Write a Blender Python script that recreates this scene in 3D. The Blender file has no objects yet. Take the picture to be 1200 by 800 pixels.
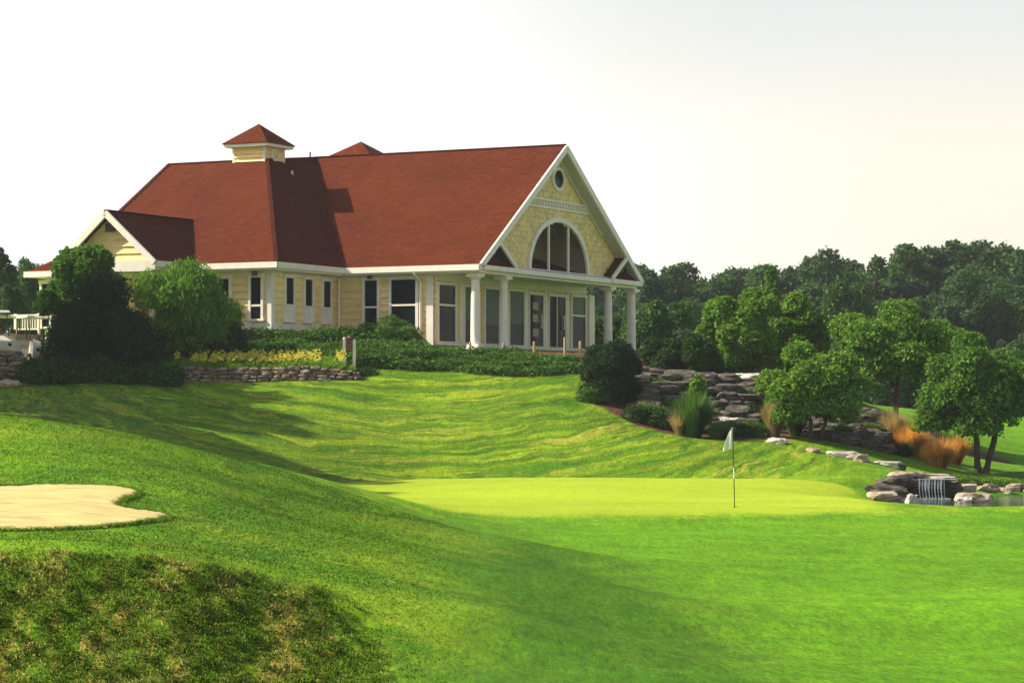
import bpy, bmesh, math, random
import numpy as np
from mathutils import Vector, Matrix, noise
random.seed(7); RNG = np.random.default_rng(7)
S = bpy.context.scene
COL = S.collection
F, H = 3200.0, 490.0
def P(px, py, Y): return ((px-600)*Y/F, Y, (H-py)*Y/F)

# ------------------------------------------------------------------ materials
def new_mat(name):
    m = bpy.data.materials.new(name); m.use_nodes = True
    nt = m.node_tree
    for n in list(nt.nodes): nt.nodes.remove(n)
    return m, nt
class NT:
    def __init__(s, nt): s.nt = nt
    def n(s, typ, ins=None, **kw):
        nd = s.nt.nodes.new(typ)
        for k, v in kw.items(): setattr(nd, k, v)
        for k, v in (ins or {}).items():
            sock = nd.inputs[k]
            if isinstance(v, bpy.types.NodeSocket): s.nt.links.new(v, sock)
            else: sock.default_value = v
        return nd
    def mix(s, f, a, b, mode='MIX'):
        nd = s.nt.nodes.new('ShaderNodeMix'); nd.data_type = 'RGBA'; nd.blend_type = mode
        for i, v in ((0, f), (6, a), (7, b)):
            if isinstance(v, bpy.types.NodeSocket): s.nt.links.new(v, nd.inputs[i])
            else: nd.inputs[i].default_value = v if i == 0 else tuple(v)+(1,) if len(v) == 3 else v
        return nd.outputs[2]
    def math(s, op, a, b=0.0, c=0.0, clamp=False):
        nd = s.nt.nodes.new('ShaderNodeMath'); nd.operation = op; nd.use_clamp = clamp
        for i, v in enumerate((a, b, c)):
            if isinstance(v, bpy.types.NodeSocket): s.nt.links.new(v, nd.inputs[i])
            else: nd.inputs[i].default_value = v
        return nd.outputs[0]
    def ramp(s, f, a, b, lo=0.0, hi=1.0):
        nd = s.nt.nodes.new('ShaderNodeMapRange'); nd.interpolation_type = 'SMOOTHSTEP'
        s.nt.links.new(f, nd.inputs[0])
        for i, v in enumerate((a, b, lo, hi)): nd.inputs[i+1].default_value = v
        return nd.outputs[0]
    def coord(s, scale=(1,1,1), kind='Object', rot=(0,0,0)):
        t = s.n('ShaderNodeTexCoord')
        return s.n('ShaderNodeMapping', {'Vector': t.outputs[kind], 'Scale': scale, 'Rotation': rot}).outputs[0]
    def noise(s, vec, scale=1.0, detail=3.0, rough=.55, dist=0.0):
        return s.n('ShaderNodeTexNoise', {'Vector': vec, 'Scale': scale, 'Detail': detail, 'Roughness': rough, 'Distortion': dist}).outputs['Fac']
    def out(s, sh):
        o = s.n('ShaderNodeOutputMaterial'); s.nt.links.new(sh, o.inputs['Surface'])
def simple(name, col, rough=.6, var=.15, vscale=3.0, bump=0.0, bscale=20.0, metallic=0.0, spec=.5, vs=(1,1,1)):
    m, nt = new_mat(name); N = NT(nt)
    c = N.coord(vs)
    f = N.noise(c, vscale, 5)
    dark = [x*(1-var) for x in col]; light = [min(1, x*(1+var)) for x in col]
    b = N.n('ShaderNodeBsdfPrincipled', {'Base Color': N.mix(N.ramp(f, .3, .7), dark, light), 'Roughness': rough, 'Metallic': metallic, 'Specular IOR Level': spec})
    if bump:
        bp = N.n('ShaderNodeBump', {'Strength': bump, 'Distance': .05, 'Height': N.noise(c, bscale, 5)})
        nt.links.new(bp.outputs[0], b.inputs['Normal'])
    N.out(b.outputs[0]); return m
def leafmat(name, dark, light, trans=.3, tip=None, spec=.25, patch=None):
    m, nt = new_mat(name); N = NT(nt)
    a = N.n('ShaderNodeAttribute', attribute_name='rnd').outputs['Fac']
    cl = N.noise(N.coord(), .9, 3)
    base = N.mix(N.ramp(a, 0, 1), dark, light)
    base = N.mix(N.ramp(cl, .35, .7, 0, .45), base, [x*.6 for x in light])
    if patch:
        p1 = N.noise(N.coord((.45,.30,1)), .9, 6, .65, .5); p2 = N.noise(N.coord((.5,.22,1)), .7, 5, .6, .8)
        base = N.mix(N.ramp(p2, .45, .62, 0, .65), base, patch[0]); base = N.mix(N.ramp(p1, .50, .66, 0, .6), base, patch[1])
    if tip: base = N.mix(N.ramp(a, .93, .97), base, tip)
    b = N.n('ShaderNodeBsdfPrincipled', {'Base Color': base, 'Roughness': .65, 'Specular IOR Level': spec})
    t = N.n('ShaderNodeBsdfTranslucent', {'Color': base})
    mx = N.n('ShaderNodeMixShader', {0: trans}); nt.links.new(b.outputs[0], mx.inputs[1]); nt.links.new(t.outputs[0], mx.inputs[2])
    N.out(mx.outputs[0]); return m

M = {}
M['white'] = simple('white_paint', (.84,.775,.67), .5, .05, 2)
M['siding'] = simple('yellow_siding', (.88,.66,.29), .6, .09, 1.5, vs=(1,1,4))
M['shingle_wall'] = simple('yellow_shingle', (.80,.61,.25), .7, .22, 5)
M['glass'] = simple('dark_glass', (.008,.010,.011), .12, .3, 1.0, spec=.06)
M['blind'] = simple('roller_blind', (.085,.115,.085), .5, .1, 2, spec=.25)
M['brick'] = None
M['notice'] = simple('paper', (.35,.36,.30), .8, .1)
M['metal_dark'] = simple('dark_metal', (.03,.03,.03), .5, .2)
M['pipe'] = simple('pipe_metal', (.12,.10,.09), .5, .2)
M['black'] = simple('black_rubber', (.015,.015,.015), .8, .2)
M['cart_white'] = simple('cart_plastic', (.74,.70,.58), .35, .05)
M['cart_seat'] = simple('cart_vinyl', (.50,.42,.28), .6, .08)
M['concrete'] = simple('concrete', (.38,.35,.30), .85, .15, 3, .3, 30)
M['wood_post'] = simple('weathered_wood', (.42,.30,.14), .8, .25, 8, .3, 40, vs=(3,3,.5))
M['wood_brown'] = simple('brown_wood', (.16,.07,.03), .7, .25, 8)
M['bark'] = simple('bark', (.075,.055,.04), .9, .35, 6, .6, 25, vs=(2,2,.5))
M['bark_pale'] = simple('bark_pale', (.22,.20,.17), .9, .25, 6, .5, 25, vs=(2,2,.5))
M['flag'] = simple('white_cloth', (.82,.80,.72), .8, .04)
M['red'] = simple('red_petals', (.55,.05,.02), .7, .2)
M['water_fall'] = simple('falling_water', (.50,.55,.57), .2, .3, 10, vs=(8,8,.6))

def rockmat(name, a, b, c):
    m, nt = new_mat(name); N = NT(nt)
    co = N.coord()
    f = N.noise(co, 2.2, 6, .6); g = N.noise(N.coord((1,1,5)), 3.5, 5, .6)
    col = N.mix(N.ramp(f, .35, .65), a, b); col = N.mix(N.ramp(g, .5, .68), col, c)
    bs = N.n('ShaderNodeBsdfPrincipled', {'Base Color': col, 'Roughness': .85})
    bp = N.n('ShaderNodeBump', {'Strength': .7, 'Distance': .08, 'Height': N.noise(N.coord((1,1,2.5)), 7, 7, .65)})
    nt.links.new(bp.outputs[0], bs.inputs['Normal']); N.out(bs.outputs[0]); return m
M['rock'] = rockmat('rock_grey', (.032,.026,.019), (.085,.068,.048), (.20,.165,.115))
M['rock_tan'] = rockmat('rock_tan', (.26,.19,.12), (.44,.35,.24), (.55,.50,.42))
M['rock_pale'] = rockmat('rock_pale', (.40,.35,.28), (.55,.50,.42), (.62,.60,.55))

def roofmat():
    m, nt = new_mat('red_shingles'); N = NT(nt)
    uv = N.n('ShaderNodeTexCoord').outputs['UV']
    mp = N.n('ShaderNodeMapping', {'Vector': uv, 'Scale': (1,1,1)}).outputs[0]
    br = N.n('ShaderNodeTexBrick', {'Vector': mp, 'Color1': (.122,.029,.010,1), 'Color2': (.074,.019,.008,1), 'Mortar': (.075,.014,.008,1), 'Scale': 1.0,
        'Mortar Size': .022, 'Mortar Smooth': .4, 'Bias': -.1, 'Brick Width': .31, 'Row Height': .15})
    f = N.noise(N.coord(), .35, 6, .65); g = N.noise(N.coord((3,3,.35)), .8, 5)
    col = N.mix(N.ramp(f, .3, .75, 0, .35), br.outputs['Color'], (.165,.038,.010))
    col = N.mix(N.ramp(g, .42, .72, 0, .7), col, (.080,.020,.011))
    b = N.n('ShaderNodeBsdfPrincipled', {'Base Color': col, 'Roughness': .95, 'Specular IOR Level': .04})
    bp = N.n('ShaderNodeBump', {'Strength': .8, 'Distance': .03, 'Height': br.outputs['Fac']}, invert=True)
    nt.links.new(bp.outputs[0], b.inputs['Normal']); N.out(b.outputs[0]); return m
M['roof'] = roofmat()
def brickmat():
    m, nt = new_mat('brown_brick'); N = NT(nt)
    mp = N.coord((1,1,1))
    br = N.n('ShaderNodeTexBrick', {'Vector': N.coord((1,1,1), rot=(math.pi/2,0,0)), 'Color1': (.13,.080,.055,1), 'Color2': (.08,.052,.04,1), 'Mortar': (.17,.15,.12,1), 'Scale': 1.0,
        'Mortar Size': .012, 'Brick Width': .24, 'Row Height': .09})
    b = N.n('ShaderNodeBsdfPrincipled', {'Base Color': br.outputs['Color'], 'Roughness': .9})
    N.out(b.outputs[0]); return m
M['brick'] = brickmat()

def groundmat():
    m, nt = new_mat('grass_ground'); N = NT(nt)
    a = N.n('ShaderNodeAttribute', attribute_name='mask'); sep = N.n('ShaderNodeSeparateColor', {'Color': a.outputs['Color']})
    green, rough, mulch = sep.outputs[0], sep.outputs[1], sep.outputs[2]
    a2 = N.n('ShaderNodeAttribute', attribute_name='mask2'); sep2 = N.n('ShaderNodeSeparateColor', {'Color': a2.outputs['Color']})
    hill, bank, fair = sep2.outputs[0], sep2.outputs[1], sep2.outputs[2]
    W = N.coord()
    big = N.noise(W, .12, 3); mid = N.noise(N.coord((.35,.9,.9)), .8, 5, .6)
    fine = N.noise(W, 9, 5, .65); scr = N.noise(N.coord((1,.16,1)), 13, 5, .75); scr2 = N.noise(N.coord((1,.22,1)), 3.2, 5, .7); grain = N.noise(N.coord((1,.6,1)), 32, 4, .75); vfine = N.noise(N.coord((1,.35,1)), 85, 3, .8)
    # base rough turf
    c = N.mix(N.ramp(mid, .32, .68), (.080,.200,.004), (.160,.310,.006))
    # fairway
    cf = N.mix(N.ramp(mid, .3, .7), (.085,.225,.003), (.122,.270,.004))
    c = N.mix(fair, c, cf)
    # hillside: mow bands along contours + dry patches
    warp = N.noise(W, .35, 3)
    zb = N.n('ShaderNodeSeparateXYZ', {'Vector': W})
    xq_ = N.math('ADD', zb.outputs[0], 3.5)
    wv = N.math('ADD', N.math('MULTIPLY', N.math('SUBTRACT', zb.outputs[2], N.math('MULTIPLY', N.math('MULTIPLY', xq_, xq_), .017)), 15.0), N.math('MULTIPLY', warp, 14.0))
    wv = N.math('ADD', wv, N.math('MULTIPLY', zb.outputs[0], .35))
    band = N.math('MULTIPLY_ADD', N.math('SINE', wv), .5, .5)
    xs_ = N.math('ADD', zb.outputs[0], 3.5)
    cz_ = N.math('SUBTRACT', zb.outputs[2], N.math('MULTIPLY', N.math('MULTIPLY', xs_, xs_), .017))
    cz_ = N.math('ADD', cz_, N.math('MULTIPLY', warp, .8))
    def cv(a_, b_): return N.n('ShaderNodeCombineXYZ', {0: N.math('MULTIPLY', zb.outputs[0], a_), 1: N.math('MULTIPLY', zb.outputs[1], .25), 2: N.math('MULTIPLY', cz_, b_)}).outputs[0]
    stre = N.noise(cv(.16, 4.5), 1.4, 6, .65, .4)
    ch = N.mix(N.ramp(stre, .35, .65), (.085,.200,.004), (.215,.310,.008))
    ch = N.mix(N.math('MULTIPLY', N.ramp(band, .35, .8), .55), ch, (.045,.130,.004))
    dry = N.noise(cv(.14, 4.0), 1.2, 7, .72, .5)
    ch = N.mix(N.ramp(dry, .51, .63, 0, .62), ch, (.34,.33,.04))
    dk = N.noise(cv(.19, 5.0), 1.9, 7, .7, .5)
    ch = N.mix(N.ramp(dk, .50, .60, 0, .75), ch, (.038,.105,.003))
    c = N.mix(hill, c, ch)
    # bank: clumpy with dead streaks down the slope
    st = N.noise(N.coord((1.0,.12,.12)), 1.9, 4, .6, .2)
    cl = N.noise(W, 6, 6, .75)
    cb = N.mix(N.ramp(cl, .35, .7), (.060,.150,.004), (.15,.26,.010))
    cb = N.mix(N.math('MULTIPLY', N.ramp(st, .5, .62), N.ramp(cl, .38, .62)), cb, (.40,.26,.07))
    stc = N.noise(N.coord((1.0,.10,.10)), 2.6, 5, .7, .2)
    cb = N.mix(N.ramp(stc, .52, .62, 0, .7), cb, (.42,.33,.06))
    c = N.mix(bank, c, cb)
    # scattered worn spots in the rough
    spots = N.noise(N.coord((.6,1.5,1.5)), 1.5, 6, .7)
    rp = N.noise(N.coord((.45,.30,1)), .9, 6, .65, .5); rd = N.noise(N.coord((.5,.22,1)), .7, 5, .6, .8)
    c = N.mix(N.math('MULTIPLY', rough, N.ramp(rd, .45, .62, 0, .65)), c, (.050,.150,.003))
    c = N.mix(N.math('MULTIPLY', rough, N.ramp(rp, .50, .66, 0, .5)), c, (.22,.31,.010))
    c = N.mix(N.math('MULTIPLY', rough, N.ramp(spots, .58, .70, 0, .6)), c, (.42,.34,.05))
    fp = N.noise(N.coord((.25,.10,1)), .8, 5, .6, .6)
    c = N.mix(N.math('MULTIPLY', fair, N.ramp(fp, .50, .68, 0, .55)), c, (.058,.185,.003))
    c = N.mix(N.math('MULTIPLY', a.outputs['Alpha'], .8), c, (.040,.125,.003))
    # putting green
    gst = N.noise(N.coord((.12,.7,.7)), 1.2, 4)
    cg = N.mix(N.ramp(gst, .3, .7), (.260,.360,.016), (.315,.400,.020))
    c = N.mix(green, c, cg)
    mu = N.mix(N.ramp(fine, .3, .7), (.055,.028,.018), (.17,.075,.045))
    c = N.mix(mulch, c, mu)
    # fine grain
    gs = N.math('SUBTRACT', 1.0, N.math('MULTIPLY', green, .75))
    gv = N.ramp(grain, .25, .75, .72, 1.28); fv = N.ramp(fine, .25, .75, .86, 1.12); vv = N.ramp(vfine, .2, .8, .72, 1.28)
    tot = N.math('MULTIPLY', N.math('MULTIPLY', gv, fv), vv)
    tot = N.math('MULTIPLY', tot, N.math('MULTIPLY', N.ramp(scr, .3, .7, .72, 1.3), N.ramp(scr2, .3, .7, .84, 1.15)))
    tot = N.math('ADD', 1.0, N.math('MULTIPLY', N.math('SUBTRACT', tot, 1.0), gs))
    bigv = N.ramp(big, .3, .7, .88, 1.1)
    tot = N.math('MULTIPLY', tot, bigv)
    c = N.n('ShaderNodeVectorMath', {0: c, 1: N.n('ShaderNodeCombineXYZ', {0: tot, 1: tot, 2: tot}).outputs[0]}, operation='MULTIPLY').outputs[0]
    b = N.n('ShaderNodeBsdfPrincipled', {'Base Color': c, 'Roughness': .9, 'Specular IOR Level': .1})
    hgt = N.math('ADD', N.math('MULTIPLY', cl, N.math('ADD', .25, N.math('MULTIPLY', bank, 2.2))), N.math('MULTIPLY', grain, .35))
    hgt = N.math('MULTIPLY', hgt, N.math('SUBTRACT', 1.0, N.math('MULTIPLY', green, .85)))
    bp = N.n('ShaderNodeBump', {'Strength': .75, 'Distance': .09, 'Height': hgt})
    nt.links.new(bp.outputs[0], b.inputs['Normal']); N.out(b.outputs[0]); return m
M['ground'] = groundmat()
def sandmat():
    m, nt = new_mat('bunker_sand'); N = NT(nt)
    W = N.coord()
    rake = N.noise(N.coord((.5,5,5)), 2.5, 4, .6, .3); fine = N.noise(W, 25, 5, .7)
    st = N.noise(N.coord((.8,5,5)), 1.7, 3, .5)
    c = N.mix(N.ramp(rake, .3, .7), (.44,.335,.10), (.64,.53,.20)); c = N.mix(N.ramp(fine, .4, .8, 0, .4), c, (.34,.25,.10))
    c = N.mix(N.ramp(st, .54, .64, 0, .75), c, (.30,.22,.10))
    b = N.n('ShaderNodeBsdfPrincipled', {'Base Color': c, 'Roughness': .95})
    bp = N.n('ShaderNodeBump', {'Strength': .6, 'Distance': .06, 'Height': rake}); nt.links.new(bp.outputs[0], b.inputs['Normal'])
    N.out(b.outputs[0]); return m
M['sand'] = sandmat()
def watermat():
    m, nt = new_mat('pond_water'); N = NT(nt)
    b = N.n('ShaderNodeBsdfPrincipled', {'Base Color': (.03,.05,.025,1), 'Roughness': .06, 'Specular IOR Level': .6})
    bp = N.n('ShaderNodeBump', {'Strength': .25, 'Distance': .05, 'Height': N.noise(N.coord((1,2.5,1)), 3.5, 4)}); nt.links.new(bp.outputs[0], b.inputs['Normal'])
    N.out(b.outputs[0]); return m
M['water'] = watermat()
M['leaf_light'] = leafmat('leaf_light', (.055,.160,.010), (.19,.37,.022), .42, (.32,.36,.06))
M['leaf_mid'] = leafmat('leaf_mid', (.040,.125,.010), (.14,.29,.020), .4)
M['leaf_willow'] = leafmat('leaf_willow', (.065,.18,.010), (.20,.39,.022), .42)
M['leaf_dark'] = leafmat('leaf_dark', (.010,.032,.008), (.030,.075,.014), .18, spec=.1)
M['leaf_yew'] = leafmat('leaf_yew', (.016,.050,.010), (.050,.115,.018), .2, spec=.12)
M['leaf_hedge'] = leafmat('leaf_hedge', (.018,.055,.010), (.075,.160,.022), .22, spec=.12)
M['leaf_juniper'] = leafmat('leaf_juniper', (.030,.095,.012), (.15,.30,.035), .3, spec=.15)
M['leaf_forest'] = leafmat('leaf_forest', (.030,.078,.018), (.076,.155,.032), .35)
M['leaf_forest2'] = leafmat('leaf_forest2', (.036,.095,.018), (.090,.185,.032), .35)
M['grass_blade'] = leafmat('grass_blade', (.085,.205,.003), (.170,.33,.005), .4, (.42,.34,.07), patch=((.040,.125,.004), (.22,.31,.012)))
M['bank_blade'] = leafmat('bank_blade', (.075,.175,.005), (.22,.35,.014), .4, (.60,.46,.12))
M['dead_blade'] = leafmat('dead_blade', (.36,.31,.05), (.66,.57,.13), .4)
M['reed'] = leafmat('reed_blade', (.045,.13,.015), (.11,.23,.03), .3)
M['orange_grass'] = leafmat('orange_plume', (.45,.20,.03), (.90,.50,.10), .45)
M['tan_grass'] = leafmat('tan_plume', (.32,.22,.07), (.60,.46,.18), .4)
M['flower_leaf'] = leafmat('lily_leaf', (.15,.32,.015), (.32,.50,.03), .42)
M['petal'] = leafmat('yellow_petal', (.65,.55,.05), (.85,.78,.12), .3)

# ------------------------------------------------------------------ object helpers
def mkobj(name, mesh, parent=None):
    o = bpy.data.objects.new(name, mesh); COL.objects.link(o)
    if parent is not None: o.parent = parent
    return o
def tag(o, label=None, cat=None, group=None, kind=None):
    if label: o['label'] = label
    if cat: o['category'] = cat
    if group: o['group'] = group
    if kind: o['kind'] = kind
    return o
def empty(name, loc, rz, label, cat, group=None):
    o = bpy.data.objects.new(name, None); COL.objects.link(o)
    o.location = loc; o.rotation_euler = (0,0,rz); o.empty_display_size = .3
    return tag(o, label, cat, group)
def copy_tree(o, loc, rz=0, scale=None, label=None, parent=None):
    c = o.copy(); COL.objects.link(c)
    if parent is None:
        c.location = loc; c.rotation_euler = (0,0,rz)
        if scale is not None: c.scale = scale if hasattr(scale, '__len__') else (scale,)*3
        if label: c['label'] = label
    else: c.parent = parent
    for ch in [k for k in ALLOBJ() if k.parent == o]: copy_tree(ch, None, parent=c)
    return c
def ALLOBJ(): return list(COL.objects)
def np_mesh(name, V, Fq, mat, rnd=None, smooth=False):
    me = bpy.data.meshes.new(name)
    V = np.asarray(V, dtype=np.float32); Fq = np.asarray(Fq, dtype=np.int32); k = Fq.shape[1]
    me.vertices.add(len(V)); me.vertices.foreach_set('co', V.ravel())
    me.loops.add(Fq.size); me.loops.foreach_set('vertex_index', Fq.ravel())
    me.polygons.add(len(Fq)); me.polygons.foreach_set('loop_start', np.arange(0, Fq.size, k, dtype=np.int32))
    me.polygons.foreach_set('loop_total', np.full(len(Fq), k, dtype=np.int32))
    me.polygons.foreach_set('use_smooth', np.full(len(Fq), smooth))
    me.update(calc_edges=True)
    if rnd is not None:
        at = me.attributes.new('rnd', 'FLOAT', 'POINT'); at.data.foreach_set('value', np.asarray(rnd, dtype=np.float32))
    me.materials.append(mat)
    return me

def soft_normals(me, tilt=.35):
    n = len(me.vertices); v = np.random.default_rng(2).normal(size=(n//5, 3))*tilt; v = np.repeat(v, 5, 0)+np.array([0,0,1.0])
    me.normals_split_custom_set_from_vertices(unit(v).tolist()); return me
class MB:
    def __init__(s): s.v = []; s.f = []; s.uv = {}
    def box(s, x0, x1, y0, y1, z0, z1):
        b = len(s.v)
        s.v += [(x0,y0,z0),(x1,y0,z0),(x1,y1,z0),(x0,y1,z0),(x0,y0,z1),(x1,y0,z1),(x1,y1,z1),(x0,y1,z1)]
        s.f += [(b,b+3,b+2,b+1),(b+4,b+5,b+6,b+7),(b,b+1,b+5,b+4),(b+1,b+2,b+6,b+5),(b+2,b+3,b+7,b+6),(b+3,b,b+4,b+7)]
        return s
    def poly(s, pts): b = len(s.v); s.v += [tuple(p) for p in pts]; s.f.append(tuple(range(b, b+len(pts)))); return s
    def prism(s, pts, d):            # polygon extruded by vector d
        b = len(s.v); n = len(pts); d = Vector(d)
        s.v += [tuple(p) for p in pts] + [tuple(Vector(p)+d) for p in pts]
        s.f.append(tuple(range(b, b+n))); s.f.append(tuple(range(b+2*n-1, b+n-1, -1)))
        for i in range(n): j = (i+1) % n; s.f.append((b+i, b+n+i, b+n+j, b+j))
        return s
    def bar(s, p, q, w, h, up=(0,0,1)):   # box along p-q; w sideways, h along up
        p = Vector(p); q = Vector(q); d = (q-p).normalized(); up = Vector(up)
        sd = d.cross(up).normalized(); u = sd.cross(d).normalized()
        b = len(s.v)
        for e in (p, q):
            for a, c in ((-1,-1),(1,-1),(1,1),(-1,1)): s.v.append(tuple(e + sd*(a*w/2) + u*(c*h/2)))
        s.f += [(b,b+1,b+2,b+3),(b+7,b+6,b+5,b+4)] + [(b+i, b+4+i, b+4+(i+1)%4, b+(i+1)%4) for i in range(4)]
        return s
    def tube(s, pts, rad, n=8, cap=True):
        rings = []
        pts = [Vector(p) for p in pts]
        for i, p in enumerate(pts):
            d = (pts[min(i+1, len(pts)-1)] - pts[max(i-1, 0)]).normalized()
            a = d.orthogonal().normalized() if abs(d.z) < .95 else Vector((1,0,0)).cross(d).normalized()
            c = d.cross(a); b = len(s.v); rings.append(b)
            r = rad[i]
            for k in range(n):
                t = 2*math.pi*k/n; s.v.append(tuple(p + a*(r*math.cos(t)) + c*(r*math.sin(t))))
        for a, b in zip(rings, rings[1:]):
            for k in range(n): s.f.append((a+k, a+(k+1)%n, b+(k+1)%n, b+k))
        if cap: s.f.append(tuple(rings[0]+k for k in range(n))[::-1]); s.f.append(tuple(rings[-1]+k for k in range(n)))
        return s
    def build(s, name, mat, parent=None, smooth=False):
        me = bpy.data.meshes.new(name); me.from_pydata(s.v, [], s.f)
        bm = bmesh.new(); bm.from_mesh(me); bmesh.ops.recalc_face_normals(bm, faces=bm.faces); bm.to_mesh(me); bm.free()
        me.materials.append(mat)
        if smooth:
            me.polygons.foreach_set('use_smooth', [True]*len(me.polygons))
            me.set_sharp_from_angle(angle=math.radians(40))
        return mkobj(name, me, parent)

# ------------------------------------------------------------------ terrain
CP = {
 0:   [(20,-3.4),(25,-3.35),(27.6,-3.0),(29.2,-2.3),(31,-1.56),(33,-1.47),(36,-1.48),(39.5,-1.28),(42.5,-1.08),(44.5,-.82),(48,-.42),(52,0.05),(55,.03),(64,-.5),(74,-.6),(82,-.2),(86,.1),(92,.75),(97,1.5),(100,2.0),(106,2.35),(115,2.5)],
 100: [(20,-3.3),(25,-3.3),(27.6,-2.95),(29.4,-2.2),(31.1,-1.60),(33.5,-1.52),(36.5,-1.47),(40,-1.26),(42.5,-1.09),(45,-.85),(49,-.50),(53.5,-.19),(57,-.25),(66,-.9),(76,-.85),(84,-.2),(90,.6),(95,1.25),(98,1.75),(101,2.2)],
 200: [(20,-3.2),(25,-3.1),(27.6,-2.8),(29.5,-2.15),(31.3,-1.68),(34,-1.62),(38,-1.46),(43,-1.17),(49,-.82),(55,-.52),(59,-.66),(68,-1.25),(76,-1.15),(82,-.75),(88,.1),(93,.85),(96,1.33),(98,1.7),(101,2.5),(106,2.6),(115,2.7)],
 300: [(20,-3.1),(26,-2.9),(28.5,-2.7),(30.5,-2.25),(32.3,-1.84),(35,-1.80),(40,-1.62),(46,-1.40),(52,-1.18),(58.5,-.96),(63,-1.2),(70,-1.7),(77,-1.75),(82,-1.35),(88,-.35),(93,.6),(96.3,1.3),(98.5,1.8),(101,2.5)],
 400: [(20,-3.05),(27,-2.75),(30,-2.52),(31.5,-2.3),(33,-2.04),(38,-1.9),(45,-1.8),(54,-1.65),(62,-1.47),(66,-1.72),(74,-2.1),(80,-2.05),(84,-1.85),(88,-.9),(92,.15),(95.5,1.2),(97,1.47),(100,2.3),(104,2.6),(115,2.7)],
 500: [(20,-3),(28,-2.72),(33,-2.3),(40,-2.12),(50,-2.10),(60,-2.15),(66,-2.28),(70,-2.38),(76,-2.22),(84,-1.84),(85.6,-1.95),(90,-.65),(94,.55),(97,1.45),(100,2.2),(103,2.5)],
 600: [(20,-3),(29,-2.78),(34,-2.48),(42,-2.32),(52,-2.30),(62,-2.43),(67,-2.56),(70.5,-2.47),(77,-2.17),(84,-1.84),(85.6,-1.95),(90,-.6),(94,.6),(97.5,1.43),(100,2.1),(103,2.5),(115,2.6)],
 700: [(20,-3),(29.5,-2.88),(36,-2.80),(46,-2.76),(56,-2.76),(65,-2.70),(68.5,-2.66),(70.5,-2.48),(77,-2.17),(84,-1.84),(85.6,-1.95),(89.5,-.8),(93,.2),(96,.85),(99,1.7),(103,2.45),(115,2.5)],
 800: [(20,-3),(30,-2.96),(38,-2.95),(48,-2.92),(58,-2.84),(65,-2.74),(68.5,-2.68),(70.5,-2.5),(77,-2.18),(84,-1.84),(85.6,-1.92),(88.2,-1.1),(90.5,-.72),(93,-.45),(96,.2),(98.5,1.4),(101,1.6),(108,2.0),(118,1.6)],
 900: [(20,-3),(30,-2.97),(44,-2.96),(58,-2.86),(65,-2.74),(68.5,-2.69),(70.5,-2.52),(77,-2.19),(84,-1.85),(85.6,-1.9),(88.5,-1.3),(91,-.85),(94,-.55),(97,-.1),(99,.9),(102,1.3),(110,1.6)],
 1000:[(20,-3),(30,-2.98),(44,-2.97),(58,-2.87),(65,-2.75),(68.5,-2.69),(70.5,-2.54),(77,-2.25),(84,-1.97),(86,-1.78),(89,-1.4),(93,-1.0),(97,-.55),(100,.05),(104,.6),(112,.8)],
 1100:[(20,-3),(30,-2.98),(44,-2.97),(58,-2.87),(65,-2.75),(69,-2.66),(72,-2.52),(75,-2.39),(77.3,-2.8),(81,-3.0),(84,-2.8),(86,-2.05),(89,-1.98),(92,-1.85),(97,-1.5),(104,-1.0),(115,-.2)],
 1200:[(20,-3),(30,-2.98),(44,-2.97),(58,-2.87),(65,-2.76),(69,-2.67),(72,-2.55),(75,-2.41),(77.3,-2.8),(82,-3),(85.5,-2.8),(88,-2.35),(91,-2.25),(96,-1.95),(104,-1.6),(114,-1.0),(125,-.35)],
}
pts = []
for c, lst in CP.items():
    for Y, z in lst: pts.append(((c-600)*Y/F, Y, z))
for Y, z in CP[0]:
    pts.append(((-200-600)*Y/F, Y, z+ (0.25 if Y > 44 else 0)))
for Y, z in CP[1200]:
    pts.append(((1340-600)*Y/F, Y, max(z, -2.3) if 74 < Y < 92 else z))
for c in (-200, 300, 800, 1340):
    for Y, z in ((3,-1.75),(11,-2.3)): pts.append(((c-600)*Y/F, Y, z))
for c in (200, 600, 1000): pts.append(((c-600)*130/F, 130, 2.2 if c < 700 else .8))
CPA = np.array(pts)
def _phi(r2): return .5*r2*np.log(np.maximum(r2, 1e-12))
SC = 10.0
_A = CPA[:, :2]/SC; _n = len(_A)
_K = _phi(((_A[:, None]-_A[None])**2).sum(-1)) + np.eye(_n)*.0006
_Q = np.hstack([np.ones((_n,1)), _A]); _M = np.zeros((_n+3, _n+3)); _M[:_n,:_n] = _K; _M[:_n,_n:] = _Q; _M[_n:,:_n] = _Q.T
_W = np.linalg.solve(_M, np.concatenate([CPA[:,2], np.zeros(3)]))
def sstep(x, a, b): t = np.clip((x-a)/(b-a), 0, 1); return t*t*(3-2*t)
def _wob(X, Y):
    return (.035*np.sin(X*.9+1.3*np.sin(Y*.31))*np.sin(Y*.47+X*.2) + .018*np.sin(X*2.1+Y*.8)*np.sin(Y*1.3-X*.7))
def zt_arr(X, Y):
    X = np.asarray(X, float); Y = np.asarray(Y, float); sh = X.shape; X = X.ravel(); Y = Y.ravel()
    Yc = np.clip(Y, 3, 130); Xc = np.clip(X, -.248*Yc, .229*Yc)
    out = np.empty(len(X))
    for i in range(0, len(X), 20000):
        a = np.stack([Xc[i:i+20000], Yc[i:i+20000]], 1)/SC
        k = _phi(((a[:, None]-_A[None])**2).sum(-1)); out[i:i+20000] = k@_W[:_n] + _W[_n] + a@_W[_n+1:]
    flat = np.exp(-((Y-77)/9.0)**2)
    out += _wob(X, Y)*(1-.9*flat)*sstep(Y, 20, 30)*.8
    far = 2.2 - 2.2*sstep(X/np.maximum(Y,1), .0, .15) + .0*Y
    w = sstep(Y, 122, 175); out = out*(1-w) + far*w
    return out.reshape(sh)
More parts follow.
